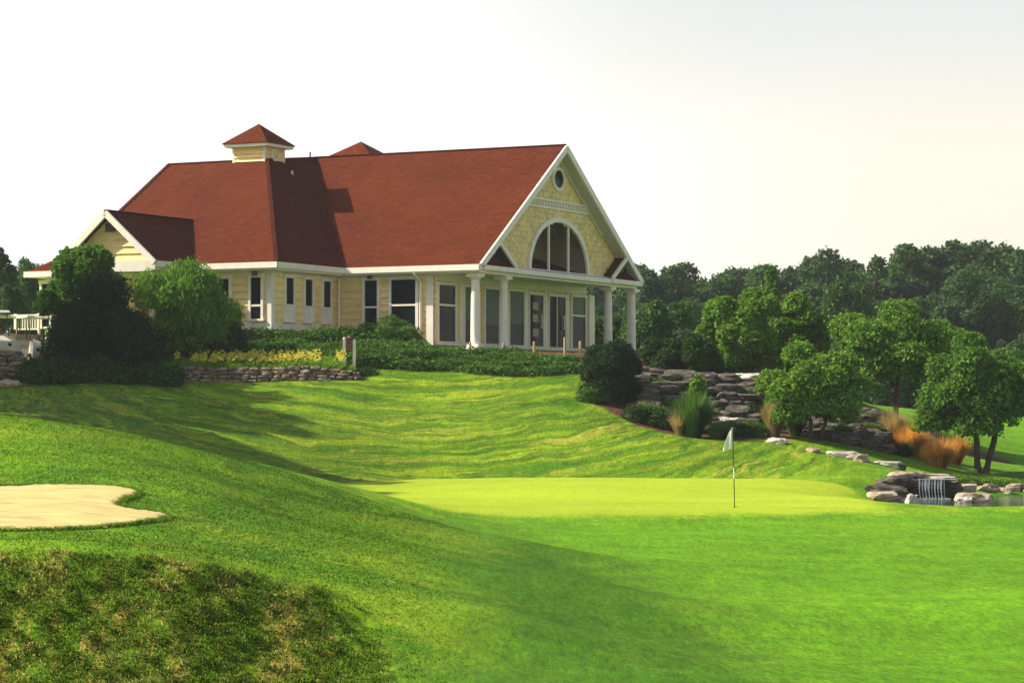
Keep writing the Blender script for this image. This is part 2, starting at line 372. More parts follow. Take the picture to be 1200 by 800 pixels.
def zt(x, y): return float(zt_arr(np.array([x]), np.array([y]))[0])
_YS = np.concatenate([np.arange(24, 130, .1)])
def hit(px, py, ymin=24.0):
    """first ground point seen along the direction of (px, py) beyond ymin"""
    ys = _YS[_YS >= ymin]; xs = (px-600)*ys/F; zr = (H-py)*ys/F; zg = zt_arr(xs, ys)
    i = np.argmax(zg >= zr) if (zg >= zr).any() else len(ys)-1
    return float(xs[i]), float(ys[i]), float(zg[i])
def inpoly(X, Y, poly):
    ins = np.zeros(X.shape, bool); n = len(poly)
    for i in range(n):
        x1, y1 = poly[i]; x2, y2 = poly[(i+1) % n]
        c = ((y1 > Y) != (y2 > Y)) & (X < (x2-x1)*(Y-y1)/((y2-y1) if y2 != y1 else 1e-9)+x1); ins ^= c
    return ins
def pdist(X, Y, poly):
    d = np.full(X.shape, 1e9); n = len(poly)
    for i in range(n):
        x1, y1 = poly[i]; x2, y2 = poly[(i+1) % n]; dx, dy = x2-x1, y2-y1
        t = np.clip(((X-x1)*dx+(Y-y1)*dy)/(dx*dx+dy*dy+1e-9), 0, 1)
        d = np.minimum(d, np.hypot(X-x1-t*dx, Y-y1-t*dy))
    return np.where(inpoly(X, Y, poly), d, -d)
def smoothpoly(poly, it=3):
    for _ in range(it):
        q = []
        for i in range(len(poly)):
            a = poly[i]; b = poly[(i+1) % len(poly)]
            q += [(a[0]*.75+b[0]*.25, a[1]*.75+b[1]*.25), (a[0]*.25+b[0]*.75, a[1]*.25+b[1]*.75)]
        poly = q
    return poly
def W2(px, Y): return ((px-600)*Y/F, Y)
GREEN = smoothpoly([W2(380,84.6), W2(432,78), W2(470,73.5), W2(545,70.2), W2(640,69.9), W2(860,70.9), W2(1030,71.6), W2(1040,75), W2(1012,80), W2(1000,84.6)], 3)
MULCH = [smoothpoly([W2(676,95.3), W2(715,93.6), W2(760,92.0), W2(830,91.3), W2(900,91.9), W2(960,94.5), W2(1040,99), W2(1100,101), W2(1190,101), W2(1180,104), W2(1100,107), W2(1000,110), W2(800,110), W2(700,103)], 2),
         smoothpoly([W2(190,98.3), W2(300,98.2), W2(420,97.9), W2(600,98.3), W2(676,98.2), W2(705,103), W2(560,106), W2(300,104), W2(180,104)], 1),
         smoothpoly([W2(20,97), W2(120,96.2), W2(200,97), W2(215,101), W2(20,101)], 2)]
HILL = smoothpoly([W2(-150,98), W2(-150,80), W2(100,72), W2(250,70), W2(380,76), W2(440,85.2), W2(1000,85.0), W2(1005,89), W2(930,93), W2(800,93.5), W2(690,98), W2(680,99), W2(200,99.5)], 2)
BANK = smoothpoly([W2(-150,31.3), W2(0,31.2), W2(150,31.15), W2(250,31.9), W2(330,32.4), W2(400,32.8), W2(445,32), W2(475,29.5), W2(480,26), W2(480,18), W2(-150,18)], 2)
FAIR = smoothpoly([W2(1500,22), W2(1000,24), W2(985,30), W2(925,35), W2(840,42), W2(735,52), W2(600,61), W2(560,66), W2(600,69.2), W2(1020,69.2), W2(1090,72), W2(1500,72)], 2)

def build_ground():
    us = np.concatenate([np.linspace(-2.2,-.26,16)[:-1], np.linspace(-.26,.245,430), np.linspace(.245,2.2,16)[1:]])
    ys = np.concatenate([np.linspace(2,24,14)[:-1], np.arange(24,34,.11), np.arange(34,68,.2), np.arange(68,100,.13), np.arange(100,130,.8), np.geomspace(130,2600,34)])
    U, Yg = np.meshgrid(us, ys); X = U*Yg
    Z = zt_arr(X, Yg)
    nr, nc = X.shape
    bk = sstep(pdist(X, Yg, BANK), -.25, .35)
    Z += bk*(.05*np.sin(X*7+Yg*2)*np.sin(Yg*6-X*2)+.03*np.sin(X*15+3)*np.sin(Yg*13+X*3))*sstep(Yg, 20, 26)
    V = np.stack([X, Yg, Z], -1).reshape(-1, 3)
    idx = np.arange(nr*nc).reshape(nr, nc)
    Fq = np.stack([idx[:-1,:-1], idx[:-1,1:], idx[1:,1:], idx[1:,:-1]], -1).reshape(-1, 4)
    me = np_mesh('ground', V, Fq, M['ground'], smooth=True)
    x, y = V[:,0].astype(float), V[:,1].astype(float)
    wob = .12*np.sin(x*2.3+y)+.08*np.sin(x*5-y*3)
    gd = pdist(x, y, GREEN); gw_ = np.where(y > 82, .12, .75); g = sstep(gd+.15*np.sin(x*1.7+y), -gw_, gw_)
    mu = np.zeros(len(x))
    for m_ in MULCH: mu = np.maximum(mu, sstep(pdist(x, y, m_)+wob, -.12, .12))
    hl = sstep(pdist(x, y, HILL), -1.2, 1.2); bk = sstep(pdist(x, y, BANK)+wob*1.2, -.15, .3+.9*sstep(x/y, -.10, -.05))
    fr = sstep(pdist(x, y, FAIR)+wob*3, -1.6, .6); ro = np.clip(1-hl-fr-g-bk, 0, 1)*(y < 100)
    fr = np.maximum(fr, (y > 100)*(x > 8)*.8)
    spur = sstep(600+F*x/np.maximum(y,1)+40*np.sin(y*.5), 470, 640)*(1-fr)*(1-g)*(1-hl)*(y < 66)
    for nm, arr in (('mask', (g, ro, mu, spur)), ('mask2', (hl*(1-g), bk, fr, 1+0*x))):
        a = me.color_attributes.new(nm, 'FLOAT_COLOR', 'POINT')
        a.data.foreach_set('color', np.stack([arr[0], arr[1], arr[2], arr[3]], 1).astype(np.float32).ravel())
    return tag(mkobj('ground', me), kind='structure', label='rolling golf course turf with mown green, slopes and fairway')
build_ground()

# bunker sand: a sheet laid on the ground with a ragged outline
def build_bunker():
    out = [(-260,571),(-60,570),(0,571.5),(60,570),(110,571),(150,573),(166,577),(160,582),(142,588),(138,592),(150,597),(180,601),(198,605),(196,609),(180,613),(130,618),(60,622),(0,623.5),(-260,624)]
    w = []
    for px, py in out: x, y, z = hit(px, py, 32.0) if px > -50 else (0,0,0); w.append((x, y) if px > -50 else None)
    w = [p for p in w if p]
    y0, y1 = w[0][1], w[-1][1]
    w = [(-9.6, y0+.2)] + w + [(-9.6, y1-.1)]
    poly = smoothpoly(w, 2)
    xs = np.arange(-9.6, -4.0, .05); ys = np.arange(35, 44.5, .06)
    X, Yg = np.meshgrid(xs, ys); D = pdist(X, Yg, poly)
    D = D + .09*np.sin(X*5+Yg*2)*np.sin(Yg*3.1+X) + .05*np.sin(X*13+Yg*6)*np.sin(Yg*7) + .035*np.sin(X*29+Yg*11)
    Z = zt_arr(X, Yg) + .05 + .012*np.sin(X*3+1.5*np.sin(Yg*2))*np.sin(Yg*5) + np.where(D < .12, (D-.12)*.5, 0)
    keep = D > 0
    idx = np.arange(X.size).reshape(X.shape)
    k = keep[:-1,:-1]&keep[:-1,1:]&keep[1:,1:]&keep[1:,:-1]
    Fq = np.stack([idx[:-1,:-1][k], idx[:-1,1:][k], idx[1:,1:][k], idx[1:,:-1][k]], -1)
    V = np.stack([X, Yg, Z], -1).reshape(-1,3)
    used = np.unique(Fq); mp = np.full(len(V), -1); mp[used] = np.arange(len(used))
    me = np_mesh('bunker_sand', V[used], mp[Fq], M['sand'], smooth=True)
    tag(mkobj('bunker_sand', me), kind='structure', label='pale raked sand bunker in the left mound')
    return poly
BUNK = build_bunker()

# pond
wp = smoothpoly([W2(1036,76), W2(1050,84.8), W2(1075,86.6), W2(1120,88), W2(1220,90), W2(1420,90), W2(1420,75.2), W2(1200,75.6), W2(1090,75.4)], 2)
me = bpy.data.meshes.new('pond_water'); me.from_pydata([(x, y, -2.47) for x, y in wp], [], [tuple(range(len(wp)))]); me.materials.append(M['water'])
tag(mkobj('pond_water', me), kind='structure', label='small dark pond below the waterfall')

# ------------------------------------------------------------------ blades and foliage
def unit(v): return v/np.maximum(np.linalg.norm(v, axis=1, keepdims=True), 1e-9)
def blades(pos, h, w, lean, rng=RNG, outward=None, curve=.35):
    """curved two-segment blades; returns V, F(tris), rnd"""
    n = len(pos); ang = rng.uniform(0, 2*np.pi, n); s = np.stack([np.cos(ang), np.sin(ang), np.zeros(n)], 1)
    a2 = rng.uniform(0, 2*np.pi, n); ld = np.stack([np.cos(a2), np.sin(a2), np.zeros(n)], 1) if outward is None else outward
    up = np.array([0,0,1.0]); h = h[:, None]; w = np.broadcast_to(w, (n,))[:, None]; lean = np.broadcast_to(lean, (n,))[:, None]
    mid = pos + up*h*.55 + ld*lean*h*.4; tip = pos + up*h*(1-curve*lean) + ld*lean*h*1.1
    V = np.stack([pos-s*w*.5, pos+s*w*.5, mid+s*w*.4, mid-s*w*.4, tip], 1)
    b = np.arange(n)*5
    Ft = np.concatenate([np.stack([b,b+1,b+2],1), np.stack([b,b+2,b+3],1), np.stack([b+3,b+2,b+4],1)])
    r = np.repeat(rng.random(n), 5)
    return V.reshape(-1,3), Ft, r
def leafquads(c, nrm, size, aspect=.6, rng=RNG, axis=None):
    n = len(c); t = rng.normal(size=(n,3)) if axis is None else axis
    t = unit(t - nrm*(t*nrm).sum(1, keepdims=True)); b = np.cross(nrm, t)
    s = size[:, None]; a = s*aspect
    V = np.stack([c-t*s*.5, c+b*a*.5+nrm*s*.08, c+t*s*.5, c-b*a*.5+nrm*s*.08], 1)
    i = np.arange(n)*4
    return V.reshape(-1,3), np.stack([i,i+1,i+2,i+3],1), np.repeat(rng.random(n), 4)
def blobleaves(blobs, n, size, up=.35, shell=(.72,1.05), flat=0.0, rng=RNG, clump=0, droop=0, aspect=.6, zfloor=None):
    B = np.array([[*b[0], *b[1]] for b in blobs]); wt = (B[:,3]*B[:,4]+B[:,4]*B[:,5]+B[:,3]*B[:,5]); wt /= wt.sum()
    k = rng.choice(len(B), n, p=wt); d = unit(rng.normal(size=(n,3)))
    d[:,2] = np.where(d[:,2] < -.55, -d[:,2], d[:,2])
    lum = 1 + .20*np.sin(d[:,0]*7+k*1.7)*np.sin(d[:,1]*6+k)*np.cos(d[:,2]*7+k*2.3) + np.where(rng.random(n) < .12, rng.uniform(0,.22,n), 0)
    r = (shell[0] + (shell[1]-shell[0])*rng.random(n)**.7)*lum
    c = B[k,:3] + d*B[k,3:]*r[:,None]
    if zfloor is not None: c[:,2] = np.maximum(c[:,2], zfloor+rng.random(n)*.05)
    nr = unit(d*.55 + rng.normal(size=(n,3))*.8 + np.array([0,0,up]))
    sz = size*(.6+.8*rng.random(n))
    ax = None
    if droop: ax = unit(rng.normal(size=(n,3))*.35 + np.array([0,0,-1.0])*droop + d*.3)
    return leafquads(c, nr, sz, aspect, rng, ax)
def crownblobs(center, rad, n, sub=(.34,.5), rng=RNG, bottom=-.5):
    """cluster of overlapping clumps filling an ellipsoid"""
    out = [(tuple(center), tuple(np.array(rad)*.66))]
    for i in range(n):
        d = unit(rng.normal(size=(1,3)))[0]
        while d[2] < bottom: d = unit(rng.normal(size=(1,3)))[0]
        q = rng.uniform(.5,.98); s = rng.uniform(*sub)
        rr = np.array(rad)*s*np.array([1,1,.85]); rr = np.maximum(rr, min(rad)*s*.9)
        out.append((tuple(np.array(center)+d*np.array(rad)*q), tuple(rr)))
    return out
def merge(parts):
    Vs, Fs, Rs = [], [], []; o = 0
    for V, Fq, r in parts: Vs.append(V); Fs.append(Fq+o); Rs.append(r); o += len(V)
    return np.concatenate(Vs), np.concatenate(Fs), np.concatenate(Rs)

def trunk_mb(base, top, r0, r1, limbs=(), bend=.15, stems=None, n=8):
    mb = MB(); b = Vector(base); t = Vector(top); ps = []; rs = []
    for i in range(6):
        f = i/5; ps.append(b.lerp(t, f) + Vector((math.sin(f*3.1+b.x)*bend, math.cos(f*2.7+b.y)*bend*.6, 0))*math.sin(f*math.pi)); rs.append(r0*(1-f)+r1*f + (r0*.5 if i == 0 else 0))
    mb.tube(ps, rs, n)
    for lp, lr in limbs:
        lp = Vector(lp); f = random.uniform(.45, .95); s = b.lerp(t, f)
        m = s.lerp(lp, .5) + Vector((0,0,.12*(lp-s).length))
        mb.tube([s, s.lerp(m,.5)+Vector((random.uniform(-.05,.05),)*3), m, lp], [lr, lr*.8, lr*.6, lr*.2], 6)
    return mb
def make_tree(name, loc, label, cat, h, rad, leafmat_, barkmat='bark', n=16000, leaf=.14, nb=14, trunk=None, r0=.12, group=None, seed=1, crown_z=None, stems=1, shellin=.6, droop=0, aspect=.6, bottom=-.5, offs=(0,0), sub=(.34,.5)):
    """h: total height; rad (rx, ry, rz) of the crown; local coordinates from the base"""
    rng = np.random.default_rng(seed); random.seed(seed)
    e = empty(name, loc, 0, label, cat, group)
    cz = crown_z if crown_z is not None else h-rad[2]
    cen = (offs[0], offs[1], cz)
    blobs = crownblobs(cen, rad, nb, rng=rng, bottom=bottom, sub=sub)
    V, Fq, r = blobleaves(blobs, n, leaf, shell=(shellin,1.06), rng=rng, droop=droop, aspect=aspect, zfloor=.03)
    mb = MB()
    for s in range(stems):
        a = 2*math.pi*s/stems + .7; ox, oy = (0,0) if stems == 1 else (math.cos(a)*.12, math.sin(a)*.12)
        top = (offs[0]*.7+ox*rad[0]*3.5*(stems > 1), offs[1]*.7+oy*rad[1]*3.5*(stems > 1), cz+rad[2]*.3)
        lim = [(tuple(np.array(b[0])), r0*.4) for b in blobs[1+s::max(1, stems)][:7]]
        t = trunk_mb((ox, oy, -.25), top, r0*(1 if stems == 1 else .62), r0*.3, lim)
        o = len(mb.v); mb.v += t.v; mb.f += [tuple(i+o for i in f) for f in t.f]
    mb.build('trunk', M[barkmat], e, smooth=True)
    cr = mkobj('crown', np_mesh('crown', V, Fq, M[leafmat_], r), e)
    return e

# grass standing in the foreground rough and on the near bank
def scatter(n, y0, y1, u0, u1, rng=RNG):
    y = np.sqrt(rng.uniform(y0*y0, y1*y1, n)); u = rng.uniform(u0, u1, n); return u*y, y
def ground_z(x, y):
    bk = sstep(pdist(x, y, BANK), -.25, .35)
    return zt_arr(x, y) + bk*(.05*np.sin(x*7+y*2)*np.sin(y*6-x*2)+.03*np.sin(x*15+3)*np.sin(y*13+x*3))*sstep(y, 20, 26), bk
x, y = scatter(230000, 26.5, 58, -.205, .12)
fr = pdist(x, y, FAIR); bd = pdist(x, y, BUNK)
k = (fr < -.1) & (RNG.random(len(x)) < 1-sstep(x/y, -.06, -.005)) & (RNG.random(len(x)) < sstep(-fr, 0, 3.0)) & (bd < -.02) & (inpoly(x, y, BANK) == False); x = x[k]; y = y[k]
z, bk = ground_z(x, y); nn = len(x)
V, Ft, r = blades(np.stack([x, y, z-.005], 1), RNG.uniform(.012,.034,nn), .012+y*.00012, RNG.uniform(.3,1.0,nn))
r = r*.96
tag(mkobj('rough_grass', soft_normals(np_mesh('rough_grass', V, Ft, M['grass_blade'], r))), 'short green grass blades covering the left mound', 'grass', kind='stuff')
# bank tufts: clumped
nt_ = 5600
cx, cy = scatter(nt_, 26.3, 33, -.2, -.038)
kk = pdist(cx, cy, BANK) > RNG.random(len(cx))*.9*sstep(cx/cy, -.11, -.05); cx = cx[kk]; cy = cy[kk]
dn_ = 1.1*np.sin(cx*4.6+.6+.25*np.sin(cy*1.7))+.9*np.sin(cx*9.7+cy*.25)+.4*np.sin(cy*3.3+cx*2.1)-.9*sstep(cx, -3.2, -2)+1.0*sstep(cy, 30.0, 31.0)
dead = (dn_ > .9) & (RNG.random(len(cx)) < .72) | (RNG.random(len(cx)) < .04)
for nm, sel, mt, lb in (('bank_grass', ~dead, 'bank_blade', 'shaggy dark green grass on the steep near bank'), ('dead_grass', dead, 'dead_blade', 'dry straw coloured tufts in streaks down the near bank')):
    qx, qy = cx[sel], cy[sel]; per = 26 if nm == 'bank_grass' else 12
    m_ = len(qx)*per; sig = RNG.uniform(.04,.10,len(qx)).repeat(per)
    x = qx.repeat(per)+RNG.normal(size=m_)*sig; y = qy.repeat(per)+RNG.normal(size=m_)*sig
    z, _ = ground_z(x, y); hh = (RNG.uniform(.03,.085,len(qx)).repeat(per))*RNG.uniform(.6,1.1,m_)
    V, Ft, r = blades(np.stack([x,y,z-.01],1), hh, .012, RNG.uniform(.5,1.4,m_), curve=.5)
    tag(mkobj(nm, soft_normals(np_mesh(nm, V, Ft, M[mt], r*.93 if nm == 'bank_grass' else r), .8)), lb, 'grass', kind='stuff')
# overhanging turf fringe round the bunker
pb = np.array(BUNK); seg = np.roll(pb, -1, 0)-pb; ln = np.hypot(seg[:,0], seg[:,1]); t = RNG.choice(len(pb), 9000, p=ln/ln.sum()); q = RNG.random(9000)
e_ = pb[t]+seg[t]*q[:,None]+RNG.normal(size=(9000,2))*.035
e_ = e_[e_[:,0] > -9.4]
z = zt_arr(e_[:,0], e_[:,1])
V, Ft, r = blades(np.stack([e_[:,0], e_[:,1], z], 1), RNG.uniform(.04,.09,len(e_)), .013, RNG.uniform(.4,1.2,len(e_)))
tag(mkobj('bunker_fringe_grass', np_mesh('bunker_fringe_grass', V, Ft, M['grass_blade'], r)), 'longer turf fringe around the sand bunker', 'grass', kind='stuff')

# ------------------------------------------------------------------ clubhouse (local x = along the long side, y = into the plot)
CX, CY, CA = -1.19, 103.0, math.radians(-27)
ca, sa = math.cos(CA), math.sin(CA)
def l2w(x, y): return CX + ca*x - sa*y, CY + sa*x + ca*y
def lpx(x, y, z=0):
    X, Y = l2w(x, y); return 600+F*X/Y, H-F*z/Y
def solve_y(px, x):   # wall at constant x: y for px
    u = (px-600)/F; return (u*(CY+sa*x)-CX-ca*x)/(-sa-u*ca)
def solve_x(px, y):
    u = (px-600)/F; return (u*(CY+ca*y)-CX+sa*y)/(ca-u*sa)
def zat(py, x, y): return (H-py)*l2w(x, y)[1]/F
club = empty('clubhouse', (CX, CY, 0), CA, 'large yellow clubhouse with red shingle roof, white columns and cupola on the hilltop', 'building')
ZE, ZR, SL = 5.83, 10.96, 5.13/7.38
G0 = 2.0
# --- roof
def roofpolys(polys, name='roof', th=.14, parent=club):
    vs, fs, uvs = [], [], []
    for pl in polys:
        p = [Vector(q) for q in pl]; nrm = Vector((0,0,0))
        for i in range(len(p)): nrm += (p[i]-p[0]).cross(p[(i+1)%len(p)]-p[0])
        nrm.normalize()
        if nrm.z < 0: p = p[::-1]; nrm = -nrm
        ue = Vector((-nrm.y, nrm.x, 0)); ue = ue.normalized() if ue.length > 1e-4 else Vector((1,0,0)); ve = nrm.cross(ue)
        b = len(vs); n = len(p); vs += [tuple(q) for q in p] + [(q.x, q.y, q.z-th) for q in p]
        fs.append(tuple(range(b, b+n))); fs.append(tuple(range(b+2*n-1, b+n-1, -1)))
        for i in range(n): j = (i+1) % n; fs.append((b+i, b+n+i, b+n+j, b+j))
        uvs += [(q.dot(ue), q.dot(ve)) for q in p]*2
    me = bpy.data.meshes.new(name); me.from_pydata(vs, [], fs); uvl = me.uv_layers.new(name='UVMap')
    for lp in me.loops: uvl.data[lp.index].uv = uvs[lp.vertex_index]
    me.materials.append(M['roof']); return mkobj(name, me, parent)
XV = -6.0; k_ = 5.08; XR = -11.7; YB = -4.9; XL = -15.8
Rf = (XV-k_, YB+7.45, 10.45); Rl = (XL, YB+7.45, 10.45)
xg, hg, yg0, zg = -11.79, 2.2, -7.54, 7.73
roof = roofpolys([
    [(0,0,ZE),(0,7.38,ZR),(XR,7.38,ZR),(XV,0,ZE)],
    [(0,14.77,ZE),(0,7.38,ZR),(XR,7.38,ZR),(XL,7.38,10.82),(XL,14.77,ZE)],
    [(XV,YB,ZE),(XV,0,ZE),(XR,7.38,ZR)], [(XV,YB,ZE),(XR,7.38,ZR),Rf],
    [Rf,(XR,7.38,ZR),(XL,7.38,10.82),Rl],
    [(XV,YB,ZE),Rf,Rl,(XL,YB,ZE),(xg-hg,YB,ZE),(xg,YB+3.05,zg),(xg+hg,YB,ZE)],
    [(xg,yg0,zg),(xg+hg,yg0,ZE),(xg+hg,YB,ZE),(xg,YB+3.05,zg)],
    [(xg,yg0,zg),(xg-hg,yg0,ZE),(xg-hg,YB,ZE),(xg,YB+3.05,zg)],
    [(XL-1.6,YB,5.72),(XL,YB,5.72),(XL,YB+1.6,6.75)], [(XL-1.6,YB,5.72),(XL,YB+1.6,6.75),(XL,5.0,6.75),(XL-1.6,6.6,5.72)],
])
# ridge and hip caps
mb = MB()
for a, b in (((0,7.38,ZR),(XR,7.38,ZR)), (Rf,Rl), (Rf,(XV,YB,ZE)), (Rf,(XR,7.38,ZR)), ((xg,yg0,zg),(xg,YB+3.05,zg)), (Rl,(XL,YB,ZE))):
    a = Vector(a); b = Vector(b); mb.bar(a+Vector((0,0,.01)), b+Vector((0,0,.01)), .16, .05)
capm = simple('ridge_cap_shingle', (.07,.014,.008), .9, .3, 4, spec=.05)
mb.build('ridge_cap', capm, roof)
# rear pyramid roof
px0, py0 = solve_x(423, 12.5), 12.5
xp = px0; wv = 4.2; zt_p = zat(166, xp, 12.5)
pr = roofpolys([[(xp,12.5,zt_p),(xp+sx*wv,12.5+sy*wv,zt_p-2.75),(xp+tx*wv,12.5+ty*wv,zt_p-2.75)] for (sx,sy),(tx,ty) in (((1,1),(-1,1)),((-1,1),(-1,-1)),((-1,-1),(1,-1)),((1,-1),(1,1)))], 'rear_roof')
MB().box(xp-3.8,xp+3.8,12.5-3.8,12.5+3.8,5.0,zt_p-2.85).build('rear_wall', M['siding'], club)
# --- siding
def clap(mb, p0, d, nrm, segs, z0, z1, step=.27, pro=.055):
    p0 = Vector((p0[0], p0[1], 0)); d = Vector((d[0], d[1], 0)); nn = Vector((nrm[0], nrm[1], 0)); z = z0
    while z < z1-.01:
        zz = min(z+step, z1)
        for u0, u1 in segs((z+zz)/2, z, zz):
            if u1-u0 < .03: continue
            a = p0+d*u0; b = p0+d*u1
            bi = len(mb.v)
            mb.v += [tuple(a+nn*pro+Vector((0,0,z))), tuple(b+nn*pro+Vector((0,0,z))), tuple(b+nn*.004+Vector((0,0,zz))), tuple(a+nn*.004+Vector((0,0,zz))), tuple(a+Vector((0,0,z))), tuple(b+Vector((0,0,z)))]
            mb.f += [(bi,bi+1,bi+2,bi+3),(bi+4,bi+5,bi+1,bi)]
        z = zz
def wallbox(mb, x0, y0, x1, y1, z0, z1, nrm, step=.27):
    L = math.hypot(x1-x0, y1-y0); d = ((x1-x0)/L, (y1-y0)/L)
    clap(mb, (x0,y0), d, nrm, lambda z, a, b: [(0, L)], z0, z1, step)
WB = 3.45; WT = 5.5
xw, yw, yb = XV-.6, .6, YB+.6
w = MB()
wallbox(w, xw, yw, -2.34, yw, 2.5, WT, (0,-1))
wallbox(w, xw, yb, xw, yw, WB, WT, (1,0))
wallbox(w, XL-1.1, yb, xw, yb, 2.6, WT, (0,-1))
wallbox(w, XL-1.1, yb, XL-1.1, 5.6, 2.2, WT, (-1,0))
# gable of the left end above the low wing
clap(w, (XL+.25, 0), (0,1), (-1,0), lambda z,a,b: [(max(YB+.3,YB+(z-ZE)/.62+.1), min(14.4, 14.77-(z-ZE)/SL-.1))] , 5.5, 10.4, .27)
wall = w.build('wall', M['siding'], club)
# solid core behind the clapboards
c = MB(); c.box(XL-1.08, -3.0, yb+.012, 14.1, G0-.5, 5.6)
c = MB()
c.box(xw+.0, -2.36, yw+.015, 14.15, G0-.4, 5.62)
c.box(XL-1.08, xw-.015, yb+.015, 14.12, G0-.4, 5.61)
c.build('core_wall', M['siding'], club)
# gable front walls (shingled)
gx = -.5
y_r, z_r = 7.38+.3, 5.92
RA, RB = 2.6, 1.98
def gsegs(z, za, zb):
    lo = (zb-ZE)/SL+.2; hi = 14.77-lo
    if z_r-.05 < z < z_r+RB:
        h_ = RA*math.sqrt(max(0, 1-((z-z_r)/RB)**2))+.05
        return [(lo, y_r-h_), (y_r+h_, hi)]
    return [(lo, hi)]
g = MB(); clap(g, (gx, 0), (0,1), (1,0), gsegs, 5.83, 10.78, .215, .03)
gw = g.build('gable_wall', M['shingle_wall'], club)
# left small gable front
def lsegs(z, a, b): q = (b-ZE)/(zg-ZE)*hg; return [(q+.16, 2*hg-q-.16)]
g = MB(); clap(g, (xg-hg, yg0+.35), (1,0), (0,-1), lsegs, 5.85, 7.6, .27); eg = g.build('entry_gable_wall', M['siding'], club); MB().prism([(xg-hg+.05,yg0+.37,5.84),(xg+hg-.05,yg0+.37,5.84),(xg,yg0+.37,zg-.2)],(0,.05,0)).build('gable_backing', M['siding'], eg)
v = MB(); v.box(xg-.22, xg+.22, yg0+.27, yg0+.33, 6.95, 7.27)
for i in range(4): v.box(xg-.18, xg+.18, yg0+.24, yg0+.27, 6.98+i*.075, 7.01+i*.075)
v.build('gable_vent', M['pipe'], club)
# --- white trim
t = MB()
fz0, fz1 = ZE-.24, ZE-.02
t.box(XV+.02, -.02, -.1, -.004, fz0, fz1)                # gutter of the long side
t.box(XV+.004, XV+.1, YB-.1, -.1, fz0, fz1)
t.box(xg+hg, XV+.1, YB-.2, YB-.104, fz0, fz1) if False else t.box(xg+hg+.05, XV+.1, YB-.1-.004, YB-.008, fz0, fz1)
t.box(XL-1.7, xg-hg-.05, YB-.1, YB-.004, fz0-.1, fz1-.1)
t.box(XL-1.7, XL-1.604, YB-.004, 6.6, fz0-.1, fz1-.1)
t.box(xg+hg+.004, xg+hg+.09, yg0, YB-.12, fz0, fz1)
gut = t.build('gutter', M['white'], club)
t = MB()
t.box(XV-.6, -.05, .02, yw, 5.52, 5.60)                  # soffits
t.box(xw, XV-.02, YB+.02, .01, 5.52, 5.60)
t.box(XL-1.55, xw-.01, YB+.02, yb, 5.52, 5.595)
t.box(XL-1.55, XL-1.1, yb, 6.4, 5.52, 5.59)
t.build('soffit', M['white'], club)
t = MB()
t.box(xw+.06, -2.38, yw-.05, yw, 5.36, 5.515)            # frieze boards
t.box(xw, xw+.05, yb-.03, yw-.06, 5.36, 5.515)
t.box(XL-1.1, xw-.0, yb-.055, yb-.005, 5.36, 5.515)
t.box(xw-.16, xw+.06, yb-.062, yb-.01, WB-.05, 5.35); t.box(xw+.005, xw+.065, yb-.005, yb+.16, WB-.05, 5.35)   # bay corner boards
t.box(xw-3.4, xw+.07, yb-.075, yb-.01, WB-.12, WB+.12); t.box(xw+.01, xw+.08, yb, yw-.05, WB-.12, WB+.10)       # skirt
t.box(XL-1.15, XL-.95, yb-.06, yb-.005, 2.3, 5.2)
t.box(-2.62, -2.33, yw-.07, yw-.01, 2.4, 5.5); t.box(-3.05, -2.84, yw-.06, yw-.01, 2.4, 5.2)
t.build('trim_board', M['white'], club)
c = MB(); c.box(xw-4.5, xw-.03, yb+.005, 1, 1.9, WB-.12); c.box(xw-1, xw-.004, yb+.03, yw, 1.9, WB-.12); c.build('foundation', M['brick'], club)
# rake boards
def rake(mb, a, b, hh=.24, th=.07): mb.bar(a, b, th, hh)
r_ = MB()
ap = Vector((.04, 7.385, ZR-.02)); dz = Vector((0,0,-.12))
r_.bar(Vector((.04,-.02,ZE-.1)), ap+dz, .08, .25); r_.bar(ap+dz, Vector((.04,14.79,ZE-.1)), .08, .25)
r_.build('rake_board', M['white'], club)
r_ = MB()
for sg in (-1,1): r_.bar(Vector((xg+sg*hg, yg0-.04, ZE-.1)), Vector((xg, yg0-.04, zg-.1)), .08, .24)
r_.build('rake_board', M['white'], club)
# rake soffit under the overhanging gable roof
s_ = MB()
for sg, y0 in ((1, 0.0), (-1, 14.77)):
    s_.prism([(-.01, y0+sg*.25, ZE-.02), (-.01, 7.38, ZR-.19), (gx, 7.38, ZR-.19), (gx, y0+sg*.25, ZE-.02)], (0,0,-.05))
s_.build('rake_soffit', simple('soffit_grey', (.55,.52,.44), .6, .05), club)
# inner frieze following the rake on the gable wall
s_ = MB()
for sg, y0 in ((1, 0.0), (-1, 14.77)):
    s_.bar((gx+.06, y0+sg*3.0, ZE+3.0*SL-.33), (gx+.06, 7.385, ZR-.33), .05, .2)
s_.build('gable_frieze', simple('frieze_cream', (.66,.58,.38), .6, .05), club)
